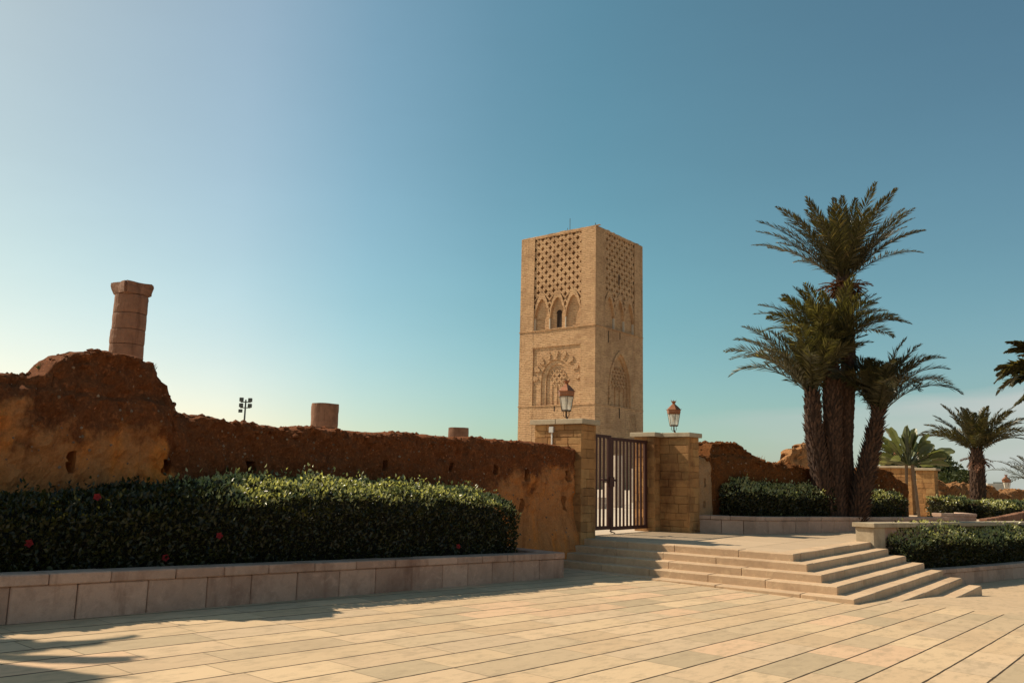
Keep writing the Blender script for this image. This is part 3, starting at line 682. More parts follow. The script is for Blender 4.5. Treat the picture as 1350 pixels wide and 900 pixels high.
# ------------------------------------------------------------------ ruined columns
def drum_column(name, label, base, r, z0, cuts, cap=None, mat=None, group=None):
    root = thing(name, (base.x, base.y, z0), label, 'column', group)
    for a, b in zip(cuts, cuts[1:]):
        mb = MB(); n = 28; k = 7; V = []; rr = r*random.uniform(.985, 1.015); ox, oy = random.uniform(-.02,.02)*r, random.uniform(-.02,.02)*r
        for i in range(k+1):
            z = a + .008 + (b - a - .016)*i/k; e = 0.985 if i in (0, k) else 1.0
            for j in range(n):
                t = 2*math.pi*j/n; q = Vector((math.cos(t)*rr*e, math.sin(t)*rr*e, z))
                w = 1 + .035*noise.fractal(Vector((q.x*2.2 + base.x, q.y*2.2, z*2.5)), .9, 2.0, 4)
                V.append((base.x + ox + q.x*w, base.y + oy + q.y*w, z + (0.03*r*noise.noise(q*3) if i == k else 0)))
        Fs = [(i*n+j, i*n+(j+1) % n, (i+1)*n+(j+1) % n, (i+1)*n+j) for i in range(k) for j in range(n)] + [tuple(range(n))[::-1], tuple(k*n+j for j in range(n))]
        mb.add(V, Fs); mb.build('drum', mat or M['column'], root)
    if cap:
        w, h = cap; z = cuts[-1]; V = []; N = 7; me = bpy.data.meshes.new('capital')
        import bmesh
        bm = bmesh.new(); bmesh.ops.create_cube(bm, size=1.0); bmesh.ops.bevel(bm, geom=list(bm.edges), offset=.07, segments=2, affect='EDGES'); bmesh.ops.subdivide_edges(bm, edges=list(bm.edges), cuts=3, use_grid_fill=True)
        for v in bm.verts:
            q = v.co.copy(); t = (q.z + .5); tp = 0.94 + 0.06*min(1, t*1.6)
            q = Vector((q.x*w*tp, q.y*w*tp, q.z*h))
            q += q.normalized()*0.05*noise.fractal(q*3.0, .8, 2.1, 4)
            v.co = q + Vector((base.x, base.y, z + h/2 + .004))
        bm.to_mesh(me); bm.free(); me.materials.append(M['column']); me.polygons.foreach_set('use_smooth', [False]*len(me.polygons)); link('capital', me, root)
    return root
D = 25.0
b1 = at(169, 440, D); zc = lambda py, d, pxx: at(pxx, py, d).z
drum_column('ruined_column', 'tall weathered stone column of stacked drums with a square capital above the mound', b1, .435, ZT,
            [ZT, 1.2, 2.2, 3.2, 4.2, zc(455, D, 167), zc(435.5, D, 168), zc(414.5, D, 170), zc(390.5, D, 172)], (.83, .36))
b2 = at(428.5, 545, 33.5)
drum_column('ruined_column', 'short broken column stump above the middle of the earth wall', b2, .53, ZT, [ZT, 1.3, 2.6, 3.4, zc(532, 33.5, 428)])
b3 = at(604.5, 570, 43.0)
drum_column('ruined_column', 'low column stump barely showing above the wall, left of the tower', b3, .53, ZT, [ZT, 1.5, 2.6, zc(563.5, 43, 604)])
# pale stumps beyond the gate
for (pxx, pyt, d, rr, lab) in [(815, 600, 47, .33, 'pale column stump seen through the middle of the gate bars'), (803, 636, 52, .28, 'low pale column stump seen through the gate near its lock post'), (793, 655, 44, .26, 'low pale column stump seen through the left end of the gate'), (836, 617, 58, .28, 'pale column stump seen through the right half of the gate')]:
    q = at(pxx, pyt, d); drum_column('pale_column', lab, q, rr, ZT, [ZT, ZT + (q.z - ZT)*.5, q.z], None, M['white_stone'])

# ------------------------------------------------------------------ floodlight mast
fb = at(322, 556, 62.0); fm = thing('floodlight_mast', (fb.x, fb.y, ZT), 'thin floodlight mast with lamp heads behind the earth wall', 'floodlight mast')
mb = MB(); zt = zc(527.5, 62, 322); mb.tube([(fb.x, fb.y, ZT), (fb.x, fb.y, zt + .05)], [.10, .055], 8); mb.build('pole', M['grey_metal'], fm)
side = Vector((math.cos(YAW), math.sin(YAW), 0)); back = Vector((-side.y, side.x, 0))
for dz in (-.12, -.52):
    mb = MB(); mb.tube([Vector((fb.x, fb.y, zt+dz)) - side*.36, Vector((fb.x, fb.y, zt+dz)) + side*.36], .035, 6); mb.build('crossbar', M['grey_metal'], fm)
for (s_, dz) in ((-.31,.05),(.31,.02),(-.31,-.36),(.31,-.38)):
    mb = MB(); mb.box((-.13,-.10,-.13), (.13,.10,.15), .02, Vector((fb.x, fb.y, zt+dz)) + side*s_, side, back, Vector((0,0,1))); mb.build('lamp_head', M['grey_metal'], fm)
mb = MB(); mb.box((-.14,-.05,-.12), (.14,.05,.12), .02, Vector((fb.x, fb.y, zt-.75)) - side*.33, side, back, Vector((0,0,1))); mb.build('control_box', M['grey_metal'], fm)

exec_tower = True
# ------------------------------------------------------------------ the tower
TX, TY, TZ, TW = -74.2, 115.59, 44.63, 16.0
tower = thing('stone_minaret', (TX - 8, TY + 8, 0), 'huge square unfinished sandstone minaret with carved net panels and blind arches', 'tower')
class Face:
    """face frame: u along, w outward, z up"""
    def __init__(s, O, U, N): s.O, s.U, s.N = Vector(O), Vector(U), Vector(N)
    def p(s, u, w, z): return s.O + s.U*u + s.N*w + Vector((0, 0, z))
    def box(s, mb, u0, u1, w0, w1, z0, z1, bev=0.0): mb.box((u0, w0, z0), (u1, w1, z1), bev, s.O, s.U, s.N, Vector((0,0,1)))
    def hole(s, u0, u1, w0, w1, z0, z1):
        mb = MB(); s.box(mb, u0, u1, w0, w1, z0, z1); mb.build('opening', M['tower_dark'], tower)  # nothing is cut: a dark box stands for the opening's shade
    def arch_plate(s, mb, u0, u1, z0, z1, fn, ua, ub, w0, w1, n=40):
        """plate u0..u1, z0..z1 with an opening under fn(u) between ua and ub"""
        if ua > u0: s.box(mb, u0, ua, w0, w1, z0, z1)
        if u1 > ub: s.box(mb, ub, u1, w0, w1, z0, z1)
        us = [ua + (ub-ua)*i/n for i in range(n+1)]; zs = [min(fn(u), z1 - .02) if not callable(z1) else fn(u) for u in us]
        zt = [z1]*(n+1)
        V = []
        for u, a, b in zip(us, zs, zt): V += [s.p(u, w1, a), s.p(u, w1, b), s.p(u, w0, a)]
        Fs = []
        for i in range(n):
            k = 3*i; Fs += [(k, k+3, k+4, k+1), (k+2, k+5, k+3, k)]
        mb.add(V, Fs)
    def rib(s, mb, us, lo, hi, w0, w1):
        V = []
        for u, a, b in zip(us, lo, hi): V += [s.p(u, w1, a), s.p(u, w1, b), s.p(u, w0, a), s.p(u, w0, b)]
        Fs = []
        for i in range(len(us)-1):
            k = 4*i; Fs += [(k, k+4, k+5, k+1), (k+2, k+6, k+4, k), (k+1, k+5, k+7, k+3)]
        mb.add(V, Fs)
    def cell(s, mb, uc, zc_, hw, hh, w0, w1, umin, umax, zlo, hs=0.60, n=24):
        """one diamond of the net with a leaf-shaped hole"""
        out, inn = [], []
        for k in range(n):
            t = 2*math.pi*(k + .5)/n; c_, s_ = math.cos(t), math.sin(t)
            rd = 1.0/(abs(c_)/hw + abs(s_)/hh)
            lob = (.50 + .50*abs(math.cos(2*t))**1.2)*(1.12 if s_ > .9 else 1.0)
            ri = min(rd*.80, hs*min(hw, hh)*lob*1.12)
            cu = lambda u: min(max(u, umin), umax)
            out.append((cu(uc + rd*c_), max(zlo, zc_ + rd*s_))); inn.append((cu(uc + ri*c_), max(zlo, zc_ + ri*s_)))
        V = [s.p(u, w1, z) for u, z in out] + [s.p(u, w1, z) for u, z in inn] + [s.p(u, w0, z) for u, z in inn]
        Fs = []
        for k in range(n):
            j = (k+1) % n; Fs += [(k, j, n+j, n+k), (n+k, n+j, 2*n+j, 2*n+k)]
        mb.add(V, Fs)
core = MB(); core.box((TX - TW + .62, TY + .62, -.2), (TX - .62, TY + TW - .62, 27.40)); core.box((TX - TW + 1.6, TY + 1.6, 27.41), (TX - 1.6, TY + TW - 1.6, 44.0)); core.box((TX - TW + .62, TY + .62, 44.01), (TX - .62, TY + TW - .62, TZ - .25)); core.build('core', M['tower'], tower)
LF = Face((TX - TW, TY, 0), (1,0,0), (0,-1,0)); RF = Face((TX, TY, 0), (0,1,0), (1,0,0))
def pointed(c, a, zs, h, pw=1.6): return lambda u: zs + h*(max(0.0, 1 - (abs(u - c)/a)**pw))**0.62
walls = MB()
for FC, us0 in ((LF, 0.0), (RF, .63)):
    P0, P1 = 3.02, 13.05
    us1 = 16.0 if FC is LF else 16.0
    FC.box(walls, us0, P0, -.63, 0, -.2, TZ - .02 - (0 if FC is LF else .003)); FC.box(walls, P1, us1, -.63, 0, -.2, TZ - .02 - (0 if FC is LF else .003))
    FC.box(walls, P0, P1, -.63, -.02, 24.35, 27.38); FC.box(walls, P0, P1, -.63, -.03, -.2, 14.12)
    FC.box(walls, P0, P1, -.63, -.04, 44.2, TZ - .03)
# far sides (never face the camera, but the tower is a whole building)
walls.box((TX - TW, TY + .64, -.2), (TX - TW + .6, TY + TW, TZ - .03)); walls.box((TX - TW + .61, TY + TW - .6, -.2), (TX - .64, TY + TW - .001, TZ - .03))
walls.build('wall', M['tower'], tower)
# crumbled top edge
te = MB()
for FC in (LF, RF):
    u = 0.05
    while u < 15.6:
        l = random.uniform(.4, 1.5); h = random.choice((.06, .1, .16, .05)); FC.box(te, u, u + l - .02, -.55, -.06, TZ - .035, TZ + h, .02); u += l
te.build('parapet_stones', M['tower'], tower)
for FC in (LF, RF):
    for z, pr in ((27.42, .14), (14.15, .10)):
        co = MB(); u = -.12 if FC is LF else 0.01
        while u < 16:
            l = random.uniform(1.4, 3.2); e = min(u + l, 16.0)
            FC.box(co, u, e - .02, -.2, pr*random.uniform(.75, 1.05), z - .16, z + .02, .02); u = e
        co.build('string_course', M['tower'], tower)
arch_c = [(4.70, 1.52), (8.06, 1.52), (11.40, 1.52)]
def lobed(c, a, zs, h, amp=.11, fr=7.5):
    f = pointed(c, a, zs, h)
    return lambda u: f(u) - amp*abs(math.sin((u - c)/a*fr))
for FC in (LF, RF):
    P0, P1 = 3.02, 13.05; net = MB()
    right = FC is RF
    zs, h = (29.6, 3.5) if not right else (29.7, 3.3)
    fns = [lobed(c, a, zs, h) for c, a in arch_c]
    def amin(u):
        k = int(np.argmin([abs(u - c) for c, a in arch_c])); return fns[k](u)
    for (c, a), f in zip(arch_c, fns):
        us = [c - 1.67 + 3.34*i/64 for i in range(65)]
        us = [min(max(u, P0), P1) for u in us]
        lo = [f(u) if abs(u-c) < a else zs - .15 for u in us]
        hi = [pointed(c, a + .14, zs, h + .75)(u) + .35 for u in us]
        FC.rib(net, us, lo, hi, -.60, -.10)
    pu, pz = 1.671, 1.75
    row = 0; z = 43.95
    while z > 29.5:
        for k in range(-1, 8):
            uc = P0 + .0 + pu*(k + (1.0 if row % 2 == 0 else .5))
            if uc < P0 - .1 or uc > P1 + .1: continue
            a_ = amin(uc)
            if z < a_ + .55: continue
            FC.cell(net, uc, z, pu/2, pz/2, -.70, -.14, P0, P1, 28.8, 0.44)
        row += 1; z -= pz/2
    FC.box(net, 2.9, 13.2, -.76, -.605, 27.42, 33.3); FC.box(net, 2.9, 13.2, -1.0, -.82, 33.31, 44.15); net.build('net_panel', M['tower'], tower)
    for u in (3.12, 6.38, 9.73, 12.97):
        cm = MB(); FC.box(cm, u - .10, u + .10, -.60, -.22, 27.40, 29.45 if right else 29.75, .03); cm.build('colonnette', M['marble'], tower)
    if not right:
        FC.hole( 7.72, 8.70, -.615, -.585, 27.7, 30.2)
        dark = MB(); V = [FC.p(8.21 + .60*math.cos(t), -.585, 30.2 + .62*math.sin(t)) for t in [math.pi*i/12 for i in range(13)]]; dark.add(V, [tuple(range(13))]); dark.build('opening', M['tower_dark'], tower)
    else:
        FC.hole( 7.62, 7.98, -.16, -.125, 35.6, 37.6); FC.hole( 7.0, 7.45, -.6, -.55, 30.3, 32.2)
# lower storey, left face: framed horseshoe arch with a ring of carved leaves
low = MB(); P0, P1 = 3.02, 13.05
def horseshoe(c, a, zs, h): return lambda u: zs + h*math.sqrt(max(0.0, 1 - ((u - c)/a)**2))
LF.arch_plate(low, P0, P1, 14.121, 24.349, horseshoe(7.85, 3.12, 18.3, 3.75), 4.73, 10.97, -.63, -.22)
LF.arch_plate(low, 4.5, 11.2, 14.121, 24.0, horseshoe(8.05, 2.38, 18.2, 3.05), 5.67, 10.43, -.64, -.42)
for k in range(9):
    t = R(4 + 172*k/8); ra, rb = 3.75, 5.15
    cx, cz = 7.95, 18.6
    d = Vector((math.cos(t), math.sin(t))); nrm = Vector((-d.y, d.x))
    pts = []
    for (q, wd) in ((0, .10), (.2, .36), (.4, .30), (.5, .56), (.68, .44), (.8, .46), (1, .02)):
        pts.append((ra + (rb - ra)*q, wd))
    outl = [(cx + d.x*r_ + nrm.x*w_, cz + d.y*r_*1.0 + nrm.y*w_) for r_, w_ in pts] + [(cx + d.x*r_ - nrm.x*w_, cz + d.y*r_ - nrm.y*w_) for r_, w_ in pts[::-1]]
    outl = [(min(max(u, P0 + .05), P1 - .05), z) for u, z in outl]
    n = len(outl); V = [LF.p(u, -.05, z) for u, z in outl] + [LF.p(u, -.23, z) for u, z in outl]
    low.add(V, [tuple(range(n))] + [(i, (i+1) % n, n + (i+1) % n, n + i) for i in range(n)])
for i in range(3):
    for j in range(4):
        LF.cell(low, 6.95 + 1.0*i + (.5 if j % 2 else 0), 19.85 - .62*j, .5, .62, -.62, -.5, 6.2, 10.0, 17.2)
for u in (6.9, 7.9, 8.95, 9.9): LF.box(low, u - .07, u + .07, -.62, -.52, 14.2, 17.9)
LF.hole( 7.66, 7.90, -.04, -.022, 13.1, 14.1); LF.hole( 8.05, 8.4, -.61, -.59, 18.8, 19.9)
# lower storey, right face: tall pointed blind arch with a net in its head
RF.arch_plate(low, P0, P1, 14.121, 24.349, lobed(8.0, 3.35, 17.6, 5.8, .10, 11), 4.65, 11.35, -.63, -.05)
RF.arch_plate(low, 4.5, 11.5, 14.121, 24.3, pointed(8.0, 3.0, 17.4, 5.5), 5.0, 11.0, -.635, -.22)
us = [4.25 + 7.5*i/80 for i in range(81)]; fa, fb = lobed(8.0, 3.35, 17.6, 5.8, .10, 11), pointed(8.0, 3.75, 17.4, 6.45)
RF.rib(low, us, [fa(u) if abs(u - 8) < 3.35 else 14.2 for u in us], [fb(u) + .05 if abs(u-8) < 3.75 else 17.4 for u in us], -.05, .16)
for i in range(5):
    for j in range(6):
        uc = 5.75 + 1.02*i + (.51 if j % 2 else 0)
        if uc < 10.4: RF.cell(low, uc, 20.7 - .62*j, .51, .62, -.62, -.40, 5.0, 10.9, 17.0)
for u in (5.75, 7.25, 8.75, 10.3): RF.box(low, u - .10, u + .10, -.62, -.42, 14.2, 17.6)
RF.hole( 7.65, 7.98, -.04, -.022, 12.2, 14.0); RF.hole( 4.05, 4.3, -.03, -.012, 24.9, 26.9); RF.hole( 7.85, 8.1, -.03, -.012, 25.9, 27.2)
RF.box(low, 11.3, 13.5, -.1, .04, 9.6, 13.1)
for i in range(2):
    for j in range(5): RF.cell(low, 11.9 + .95*i + (.4 if j % 2 else 0), 12.6 - .62*j, .46, .6, -.05, .12, 11.35, 13.45, 9.7)
low.build('blind_arch', M['tower'], tower)
an = MB(); an.tube([(TX - 6.2, TY + 1.2, TZ - .3), (TX - 6.2, TY + 1.2, TZ + 2.6)], .05, 6); an.build('lightning_rod', M['grey_metal'], tower); an = MB(); an.tube([(TX - 6.7, TY + 1.2, TZ - .3), (TX - 6.7, TY + 1.2, TZ + .9)], .05, 6); an.build('lightning_rod', M['grey_metal'], tower); an = MB(); an.tube([(TX - .3, TY + .3, TZ - .3), (TX - .3, TY + .3, TZ + .5)], .06, 6)
an.build('lightning_rod', M['grey_metal'], tower)

# ------------------------------------------------------------------ foliage helpers
def leaves_mesh(name, P, Dv, Nv, Ln, Wd, mat, parent=None, fold=0.25):
    """one folded four-cornered leaf per row: base P, direction Dv, facing Nv"""
    Dv = Dv/np.linalg.norm(Dv, axis=1, keepdims=True)
    S = np.cross(Dv, Nv); S /= np.maximum(1e-6, np.linalg.norm(S, axis=1, keepdims=True)); Nn = np.cross(S, Dv)
    Ln = Ln[:, None]; Wd = Wd[:, None]
    mid = P + Dv*Ln*.45
    V = np.stack([P, mid + S*Wd*.5 + Nn*Wd*fold, P + Dv*Ln, mid - S*Wd*.5 + Nn*Wd*fold], 1).reshape(-1, 3)
    k = np.arange(len(P))[:, None]*4
    Fq = np.concatenate([k + np.array([[0, 1, 2]]), k + np.array([[0, 2, 3]])], 0)
    return np_mesh(name, V, Fq, mat, parent)
def unit(a): return a/np.maximum(1e-6, np.linalg.norm(a, axis=1, keepdims=True))
def hedge(label, path, width, zbot, ztopf, dens=900, leaf=(.055, .105), ends=(True, True), mat='hedge', group='clipped hedges', flowers=(), inset=.10, sprigs=1.6, sunny=-9.0, rim=(.25, .42)):
    """path of the hedge's front foot; the hedge grows to the left of it"""
    P = [Vector((p[0], p[1], 0)) for p in path]
    root = thing('hedge', (path[0][0], path[0][1], zbot(0)), label, 'hedge', group)
    PP, NN, LIT = [], [], []
    s0 = 0.0
    core = MB()
    tot = sum((b-a).length for a, b in zip(P, P[1:]))
    for k, (a, b) in enumerate(zip(P, P[1:])):
        d = b - a; L = d.length; d = d.normalized(); out = Vector((d.y, -d.x, 0)); A3 = np.array(a); D3 = np.array(d); O3 = np.array(out)
        def emit(n, s, depth, z, nr, sun_painted):
            q = A3 + D3*s[:, None] + O3*depth[:, None]; q[:, 2] = z
            PP.append(q); NN.append(nr); LIT.append(sun_painted)
        # front
        h_mean = ztopf(s0 + L/2) - zbot(s0 + L/2)
        n = int(L*h_mean*dens); s = rng.uniform(0, L, n); ss = s0 + s
        zb_ = np.array([zbot(x) for x in ss]); zt_ = np.array([ztopf(x) for x in ss]); t = rng.uniform(0, 1, n)
        lump = np.array([noise.noise(Vector((x*1.3, y*2.2, k*3.0 + path[0][0]))) for x, y in zip(ss, t*h_mean)])
        t = t*(1 - (rim[0] - .04)/np.maximum(rim[0] + .1, zt_ - zb_)); rnd = np.where(t > .70, (t - .70)/.20, 0)
        dep = -0.02 + .07*lump - .10*rnd**2 - np.abs(rng.normal(0, .055, n))
        nr = np.tile(O3, (n, 1)) + np.array([0, 0, 1.0])*(.25 + rnd)[:, None] + rng.normal(0, .55, (n, 3))
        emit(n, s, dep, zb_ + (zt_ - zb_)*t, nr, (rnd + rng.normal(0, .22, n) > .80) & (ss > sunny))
        # top
        n = int(L*width*dens*1.15); s = rng.uniform(0, L, n); ss = s0 + s; w = rng.uniform(0, 1, n)
        lump = np.array([noise.fractal(Vector((x*1.6, y*1.6*width, 7.0 + path[0][1])), .8, 2.0, 3) for x, y in zip(ss, w)])
        shoot = np.array([2.2*noise.noise(Vector((x*5.5, y*width*5.5, 3.0 + path[0][0]))) for x, y in zip(ss, w)])
        z = np.array([ztopf(x) for x in ss]) + .10*lump - rim[0]*np.clip(1 - w*width/rim[1], 0, 1)**1.4 - np.abs(rng.normal(0, .05, n)) + np.where(rng.uniform(0, 1, n) > .72, rng.uniform(0, 1, n)*.13*sprigs*np.clip(shoot, 0, 1), 0)
        nr = np.array([0, 0, 1.0]) + np.tile(O3, (n, 1))*.25 + rng.normal(0, .75, (n, 3))
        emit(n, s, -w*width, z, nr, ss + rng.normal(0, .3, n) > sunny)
        # ends
        for e, sgn, s_e in ((ends[0] and k == 0, -1, 0.0), (ends[1] and k == len(P)-2, 1, L)):
            if not e: continue
            n = int(width*h_mean*dens); w = rng.uniform(0, 1, n); t = rng.uniform(0, 1, n)
            lump = np.array([noise.noise(Vector((x*2.0, y*2.2, 31.0))) for x, y in zip(w, t*h_mean)])
            s = s_e + sgn*(.08*lump - .14*np.clip((t-.8)/.2, 0, 1)**2 - .16*np.clip(1 - w*width/.25, 0, 1)**2 - np.abs(rng.normal(0, .05, n)))
            nr = np.tile(D3*sgn, (n, 1)) + np.array([0, 0, .3]) + rng.normal(0, .55, (n, 3))
            emit(n, s, -w*width, zbot(s0+s_e) + (ztopf(s0+s_e) - zbot(s0+s_e))*t, nr, t + rng.normal(0, .06, n) > .97)
        zb0, zt0, zb1, zt1 = zbot(s0), ztopf(s0) - .14, zbot(s0+L), ztopf(s0+L) - .14
        i0 = inset + .06 if (k == 0 and ends[0]) else 0.0; i1 = inset + .06 if (k == len(P)-2 and ends[1]) else 0.0
        ns = max(2, int(L/.5)); V = []
        for i in range(ns+1):
            f = i/ns; s_ = i0 + (L - i0 - i1)*f; zb_, zt_ = zbot(s0+s_), ztopf(s0+s_) - .15
            for (o, z) in ((-.17, zb_), (-.19, zt_ - rim[0] - .09), (-.18 - rim[1], zt_ - .06), (-width + .08, zt_), (-width + .08, zb_)): V.append(a + d*s_ + out*o + Vector((0, 0, z)))
        Fs = [(i*5+j, (i+1)*5+j, (i+1)*5+(j+1) % 5, i*5+(j+1) % 5) for i in range(ns) for j in range(5)] + [(4,3,2,1,0), tuple(ns*5+j for j in range(5))]
        core.add(V, Fs); s0 += L
    PP = np.concatenate(PP); NN = unit(np.concatenate(NN)); n = len(PP)
    Dv = unit(NN*.55 + rng.normal(0, .6, (n, 3)) + np.array([0, 0, .45]))
    Ln = rng.uniform(leaf[0], leaf[1], n)
    Wn = Ln*rng.uniform(.42, .58, n); Nf = NN + rng.normal(0, .3, (n, 3)); LIT = np.concatenate(LIT) & (rng.uniform(0, 1, n) < .75)
    leaves_mesh('foliage', PP[~LIT], Dv[~LIT], Nf[~LIT], Ln[~LIT], Wn[~LIT], M[mat], root)
    leaves_mesh('sun_painted_leaves', PP[LIT], Dv[LIT], Nf[LIT], Ln[LIT], Wn[LIT], M['sun_painted'], root)  # pale leaves painting the sunlit top, only beyond the sunny start
    core.build('dark_core', M['hedge_core'], root)  # solid dark volume; the shade behind the leaves is in its colour
    for (q, r_, nr) in flowers:
        mb = MB(); q = Vector(q); nr = Vector(nr).normalized(); a_ = nr.cross(Vector((0,0,1))).normalized(); b_ = nr.cross(a_)
        for k in range(5):
            t = 2*math.pi*k/5 + r_*9; dr = a_*math.cos(t) + b_*math.sin(t); sd = a_*-math.sin(t) + b_*math.cos(t)
            mb.add([q, q + dr*r_*.6 + sd*r_*.45 + nr*r_*.3, q + dr*r_ + nr*r_*.2, q + dr*r_*.6 - sd*r_*.45 + nr*r_*.3], [(0,1,2),(0,2,3)])
        mb.tube([q, q + nr*r_*.8], [r_*.08, r_*.05], 5); mb.build('flower', M['flower'], root)
    return root
def on_plane_x(pxx, pyy, X0):
    d = ray(pxx, pyy); t = X0/d.x; return Vector((0, 0, EYE)) + d*t
zh = profile([(0,1.24),(8.9,1.23),(9.8,1.25),(11,1.32),(12.2,1.44),(13.5,1.49),(15,1.49),(16.5,1.45),(17.6,1.37),(18.4,1.24),(18.8,1.14)])
fl = [(on_plane_x(x, y, -10.20) , .050, (1, -.3, .3)) for x, y in ((289, 706), (218, 735), (128, 655), (604, 720), (38, 716))]
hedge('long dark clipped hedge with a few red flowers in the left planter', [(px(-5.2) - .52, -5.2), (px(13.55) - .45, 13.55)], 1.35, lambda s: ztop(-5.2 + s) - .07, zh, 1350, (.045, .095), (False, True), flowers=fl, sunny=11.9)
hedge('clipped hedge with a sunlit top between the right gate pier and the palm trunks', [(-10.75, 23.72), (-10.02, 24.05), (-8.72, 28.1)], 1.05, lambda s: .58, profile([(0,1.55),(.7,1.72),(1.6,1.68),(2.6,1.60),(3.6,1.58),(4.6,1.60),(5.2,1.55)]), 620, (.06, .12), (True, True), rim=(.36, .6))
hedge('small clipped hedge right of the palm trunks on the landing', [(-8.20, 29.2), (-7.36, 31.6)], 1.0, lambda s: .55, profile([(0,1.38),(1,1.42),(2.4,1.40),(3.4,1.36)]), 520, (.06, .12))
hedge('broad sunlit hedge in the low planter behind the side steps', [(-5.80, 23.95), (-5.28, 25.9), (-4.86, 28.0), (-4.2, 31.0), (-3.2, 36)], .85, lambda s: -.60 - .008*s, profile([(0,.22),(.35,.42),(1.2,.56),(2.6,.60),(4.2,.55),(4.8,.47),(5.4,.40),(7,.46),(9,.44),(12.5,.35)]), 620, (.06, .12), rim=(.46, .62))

# ------------------------------------------------------------------ palms
def frond_arrays(base, az, el, L, droop, nl=42, ll=.48, lw=.026, vee=.55, rs=None, bare=.13):
    rs = rs or rng
    pts = []; p = np.array(base, float); ca, sa = math.cos(az), math.sin(az); n = 14
    for i in range(n+1):
        t = i/n; e = el - droop*(t**1.7)
        pts.append(p.copy()); p = p + np.array([ca*math.cos(e), sa*math.cos(e), math.sin(e)])*L/n
    pts = np.array(pts); T = np.gradient(pts, axis=0); T = unit(T)
    tl = np.linspace(bare, .985, nl) + rs.uniform(-.008, .008, nl)
    ip = np.array([np.interp(tl*n, np.arange(n+1), pts[:, k]) for k in range(3)]).T
    it = unit(np.array([np.interp(tl*n, np.arange(n+1), T[:, k]) for k in range(3)]).T)
    rl = rs.normal(0, .45); side = np.array([-sa, ca, 0.0])*math.cos(rl) + np.array([0, 0, 1.0])*math.sin(rl)*.8; upv = np.cross(side, it)*-1; upv = np.where((upv[:, 2:3] < 0) & (np.abs(it[:, 2:3]) < .95), -upv, upv)
    P, Dv, Nv, Ln = [], [], [], []
    for sg in (-1, 1):
        u = (tl - bare)/(1 - bare); fwd = .70 + .70*u
        d = it*fwd[:, None] + side*sg*(.95 - .25*u)[:, None] + upv*(vee*rs.uniform(.4, 1.2, nl))[:, None] + rs.normal(0, .17, (nl, 3)) + np.array([0, 0, -.16])
        P.append(ip); Dv.append(unit(d)); Nv.append(upv + rs.normal(0, .25, (nl, 3)))
        Ln.append(ll*(np.sin(np.pi*np.clip(u*.80 + .18, 0, 1))**.7)*rs.uniform(.85, 1.1, nl))
    return pts, np.concatenate(P), np.concatenate(Dv), np.concatenate(Nv), np.concatenate(Ln)
def crown(base, fronds, mat, parent, name='crown', lw=.028, rach=.022, **kw):
    P, Dv, Nv, Ln = [], [], [], []; rb = MB()
    for (az, el, L, dr) in fronds:
        o = np.array(base) + np.array([math.cos(az), math.sin(az), 0])*.10
        pts, p, d, n_, l = frond_arrays(o, az, el, L, dr, **kw)
        P.append(p); Dv.append(d); Nv.append(n_); Ln.append(l); rb.tube(pts, np.linspace(rach, rach*.22, len(pts)), 4, False)
    P = np.concatenate(P); Ln = np.concatenate(Ln); Dv = np.concatenate(Dv); Nv = np.concatenate(Nv)
    Dv = unit(Dv)
    o = leaves_mesh(name, P, Dv, Nv, Ln, np.full(len(P), lw), M[mat], parent, fold=.15)
    rb.build('midribs', M['frond2'] if mat != 'dead' else M['dead'], o)
    return o
def palm_trunk(pts, r, parent, stubs=260, stub=.17, name='trunk', shag=1.0):
    pts = [Vector(p) for p in pts]; mb = MB(); mb.tube(pts, r, 12, True); o_trunk = mb.build(name, M['bark'], parent); mb = MB()
    cum = [0]
    for a, b in zip(pts, pts[1:]): cum.append(cum[-1] + (b-a).length)
    for i in range(stubs):
        t = (i + .5)/stubs*cum[-1]; k = 0
        while k < len(pts)-2 and t > cum[k+1]: k += 1
        f = (t - cum[k])/(cum[k+1]-cum[k]); p = pts[k].lerp(pts[k+1], f); rr = r[k] + (r[k+1]-r[k])*f
        ax = (pts[k+1]-pts[k]).normalized(); an = i*2.39996 + random.uniform(-.2, .2)
        e1 = ax.cross(Vector((1,0,.01))).normalized(); e2 = ax.cross(e1); o_ = e1*math.cos(an) + e2*math.sin(an); s_ = ax.cross(o_)
        b0 = p + o_*rr*.88; L = stub*random.uniform(.7, 1.3)*(.6 + .6*f if k == len(pts)-2 else .85); w = .060*random.uniform(.8, 1.25)
        tip = b0 + ax*L*random.uniform(.75, 1.0) + o_*L*random.uniform(.25, .6)*shag
        mb.add([b0 - s_*w - ax*.03, b0 + s_*w - ax*.03, b0 + o_*.045 - ax*.05, tip - s_*w*.35, tip + s_*w*.35], [(0,3,4,1),(0,2,3),(1,4,2),(2,4,3),(0,1,2)])
    mb.build('leaf_bases', M['leaf_base'], o_trunk); return o_trunk
def spread(n, el_lo, el_hi, L, dr_lo, dr_hi, az0=0.0, bias=None):
    out = []
    for i in range(n):
        az = i*2.39996 + az0 + random.uniform(-.2, .2); f = (i + .5)/n
        el = el_hi - (el_hi - el_lo)*f**.8 + random.uniform(-.06, .06)
        l = L*random.uniform(.86, 1.08)*(0.66 + .34*min(1, f*2.2)); dr = dr_lo + (dr_hi - dr_lo)*f*random.uniform(.7, 1.2)
        out.append((az, el, l, dr))
    return out
SIDE = Vector((math.cos(YAW), math.sin(YAW), 0)); AZR = YAW                     # azimuth that points to the picture's right
DP = 29.7
